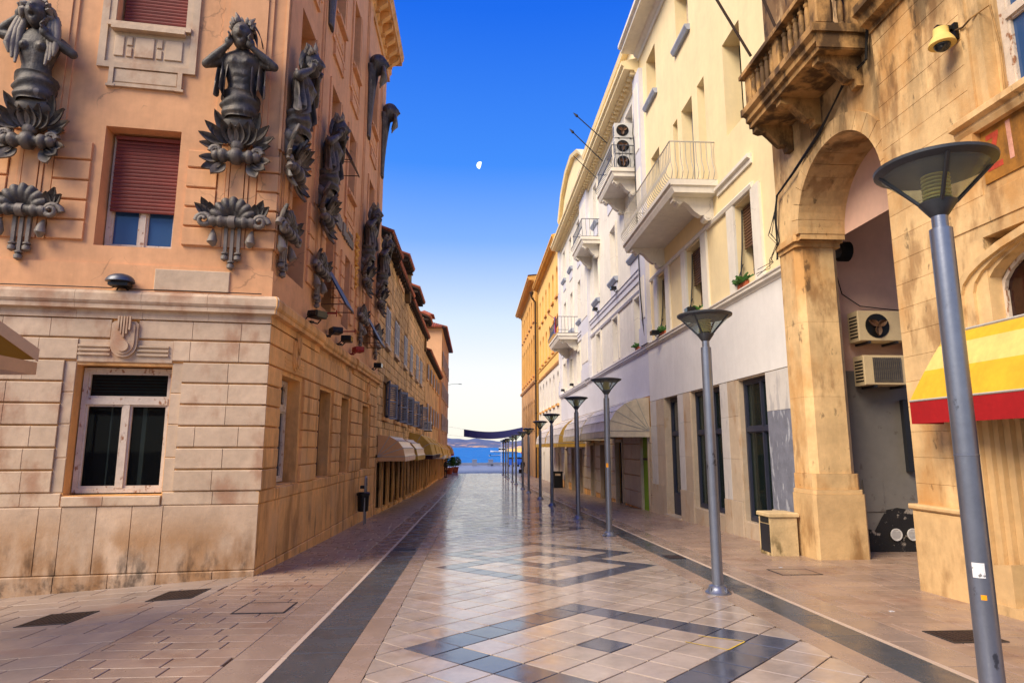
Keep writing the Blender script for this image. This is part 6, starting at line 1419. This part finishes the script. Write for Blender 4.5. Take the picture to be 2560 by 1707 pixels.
for k,(x,y,lb) in enumerate(((-2.75,74.5,'nearer potted shrub at the end of the left row'),(-2.2,77.5,'farther potted shrub at the end of the left row'))):
    t = thing('potted_shrub', (x,y,gz(x,y)), lb, 'plant', 0, 'potted shrubs by the sea end')
    MB().lathe([(.28,0),(.3,.02),(.4,.62),(.44,.64),(.44,.72),(.36,.72),(.34,.6)],14).build('pot', M['terracotta'], t, smooth=40, local=True)
    mb = MB(); mb.tube([(0,0,.6),(.03,0,1.1),(0,.05,1.6)],[.04,.03,.01],6); mb.build('stem', M['eave_wood'], t, local=True)
    mb = MB()
    for q in range(420):
        a = rnd.uniform(0,6.28); r = rnd.random()**.5*.6; z = .85+rnd.random()*1.0; r *= 1.1-abs(z-1.25)*.8; leaf(mb,(r*math.cos(a),r*math.sin(a),z),(math.cos(a),math.sin(a),rnd.uniform(-.4,.8)),(0,0,1),rnd.uniform(.12,.22),.07,-.2,4)
    mb.build('leaves', M['leaf'], t, local=True, kind='stuff')
w_ = MB(); w_.box(-16,9,116,116.8,-1.6,-1.0); tag(w_.build('sea_wall', M['prom']), 'low pale stone wall along the sea front', 'wall')
for k,x in enumerate((-2.6,.1,2.9)):
    t = thing('bollard', (x,112,gz(x,112)), ['left','middle','right'][k]+' of three square stone bollards on the promenade', 'bollard', 0, 'stone bollards on the promenade')
    MB().block(lambda s_,z,d_: (s_,z,d_), -.4,.4,-.4,.4,0,.95,.04,.04).build('block', M['prom'], t, local=True); MB().block(lambda s_,z,d_: (s_,z,d_), -.45,.45,-.45,.45,0.95,1.08,.03,.03).build('cap', M['prom'], t, local=True)
t = thing('stone_bench', (5.2,111,gz(5,111)), 'long low stone bench on the promenade', 'bench'); MB().box(-3,3.4,-.4,.4,.35,.6).build('seat', M['prom'], t, local=True)
for x in (-2.6,0,2.8): MB().box(x-.3,x+.3,-.35,.35,0,.348).build('leg', M['prom'], t, local=True)
def boat(loc, rz, l, lab, cabin=True):
    t = thing('boat', loc, lab, 'boat', rz)
    mb = MB(); mb.grid(lambda u,v: ((v-.5)*l, math.cos(math.pi*(1-u))*l*.16*(1-max(0,(v-.55)/.45)**2)*(.6+.4*abs(math.cos(math.pi*u))), -.25*math.sin(math.pi*u)*l*.25+l*.12+max(0,v-.6)*l*.08), 12, 14); mb.build('hull', M['white'], t, local=True, smooth=60)
    MB().add([((v-.5)*l, s_*l*.15*(1-max(0,(v-.55)/.45)**2), l*.11) for v in (0,.3,.6,.8) for s_ in (-1,1)],[(0,1,3,2),(2,3,5,4),(4,5,7,6)]).build('deck', M['wood_brown'], t, local=True)
    if cabin: MB().box(-.1*l,.18*l,-.1*l,.1*l,l*.11,l*.26).build('cabin', M['white'], t, local=True); MB().box(-.05*l,.185*l,-.102*l,.102*l,l*.17,l*.235).build('cabin_window', M['glass'], t, local=True)
    else: MB().box(-.47*l,-.4*l,-.04*l,.04*l,l*.08,l*.2).build('outboard_motor', M['black'], t, local=True)
boat((17.5,380,-2.7), R(170), 16, 'white motor boat with a cabin moored off the promenade'); boat((10,300,-2.7), R(10), 6, 'small open boat with an outboard motor',False)
# far promenade stalls and the ochre pier
M['blue'] = mat('blue_paint', lin(40,90,190), .5, .1, 3, 0)
t = thing('pier', (40,560,-3), 'sunlit ochre stone pier in the sea behind the lamps', 'pier'); MB().hexa([(24,540,-4),(75,540,-4),(75,570,-4),(24,570,-4),(27,543,.6),(75,543,1.8),(75,567,1.8),(27,567,.6)]).build('mound', M['gold'], t); MB().hexa([(36,548,1),(75,548,1),(75,562,1),(36,562,1),(38,550,2.6),(74,550,3.4),(74,560,3.4),(38,560,2.6)]).build('top', M['peach'], t)
for k,(x,y,m,lb) in enumerate(((6.0,106,'blue','blue cart on the promenade, left one of two'),(7.6,107,'blue','blue cart on the promenade, right one of two'))):
    t = thing('promenade_cart', (x,y,gz(x,y)), lb, 'cart', 0, 'blue carts on the promenade'); MB().block(lambda s_,z,d_: (s_,z,d_), -.45,.45,-.4,.4,.3,1.3,.04,.04).build('body', M[m], t, local=True); MB().box(-.5,.5,-.45,.45,1.3,1.5).build('lid', M['black'], t, local=True)
    for wx in (-.35,.35): MB().lathe([(.16,-.04),(.18,0),(.16,.04)],12,(wx,-.42,.18),'y').build('wheel', M['black'], t, local=True)
t = thing('sea_kiosk', (9.2,112,gz(7,112)), 'small pale kiosk with red trim behind the last lamps', 'kiosk'); MB().box(-.9,.9,-.7,.7,0,2.1).build('body', M['awn_c'], t, local=True); MB().prism([(-1.1,2.1),(1.1,2.1),(.9,2.45),(-.9,2.45)], lambda a,b,t_: (a,t_,b), -.9, .9).build('roof', M['awn_r'], t, local=True); MB().box(-.6,.6,-.72,-.69,1.0,1.8).build('hatch', M['glass'], t, local=True)
for k in range(2): pole((4.7+1.2*k,112,gz(5,112)),(4.7+1.2*k,112,4.6),['left','right'][k]+' of two flag masts on the promenade',.04,'white',False); tag(MB().grid(lambda u,v: (4.75+1.2*k+1.0*u,112+.1*math.sin(u*6),4.4-.6*v-.1*u),6,4).build('mast_flag', M['awn_r'], smooth=60), ['red flag on the left promenade mast','red flag on the right promenade mast'][k], 'flag')
t = thing('wall_arm_lamp', (-3.1,75.8,9), 'thin lamp arm reaching out from the end of the left row', 'lamp'); MB().tube([(-3.1,75.8,9.0),(-2.6,75.8,9.12),(-1.6,75.8,9.14)],.02,6).build('arm', M['metal_grey'], t); MB().box(-1.9,-1.5,75.75,75.85,9.08,9.13).build('head', M['metal_grey'], t)
# ================================================================== MOON
mm = bpy.data.materials.new('moonlight'); mm.use_nodes = True; mb_ = mm.node_tree.nodes['Principled BSDF']; mb_.inputs['Base Color'].default_value = (0,0,0,1); mb_.inputs['Emission Color'].default_value = (.9,.95,1,1); mb_.inputs['Emission Strength'].default_value = 1.0  # moon's sunlight is put into a glow; only its lit half is modelled
mb = MB(); mc = Vector((158.2,27256,12533.5)); vd = -mc.normalized(); rt = Vector((1,0,0)); upv = rt.cross(vd)*-1
ax = (vd*math.cos(R(78))+(rt*-.97+upv*.25)*math.sin(R(78))).normalized(); b1_ = ax.orthogonal().normalized(); b2_ = ax.cross(b1_); r_ = 8.6/1600*30000
mb.grid(lambda u,v: mc+(ax*math.cos(v*math.pi/2)+(b1_*math.cos(2*math.pi*u)+b2_*math.sin(2*math.pi*u))*math.sin(v*math.pi/2))*r_, 32, 14, True)
tag(mb.build('moon', mm, smooth=80), 'small white half moon in the blue sky', 'moon')
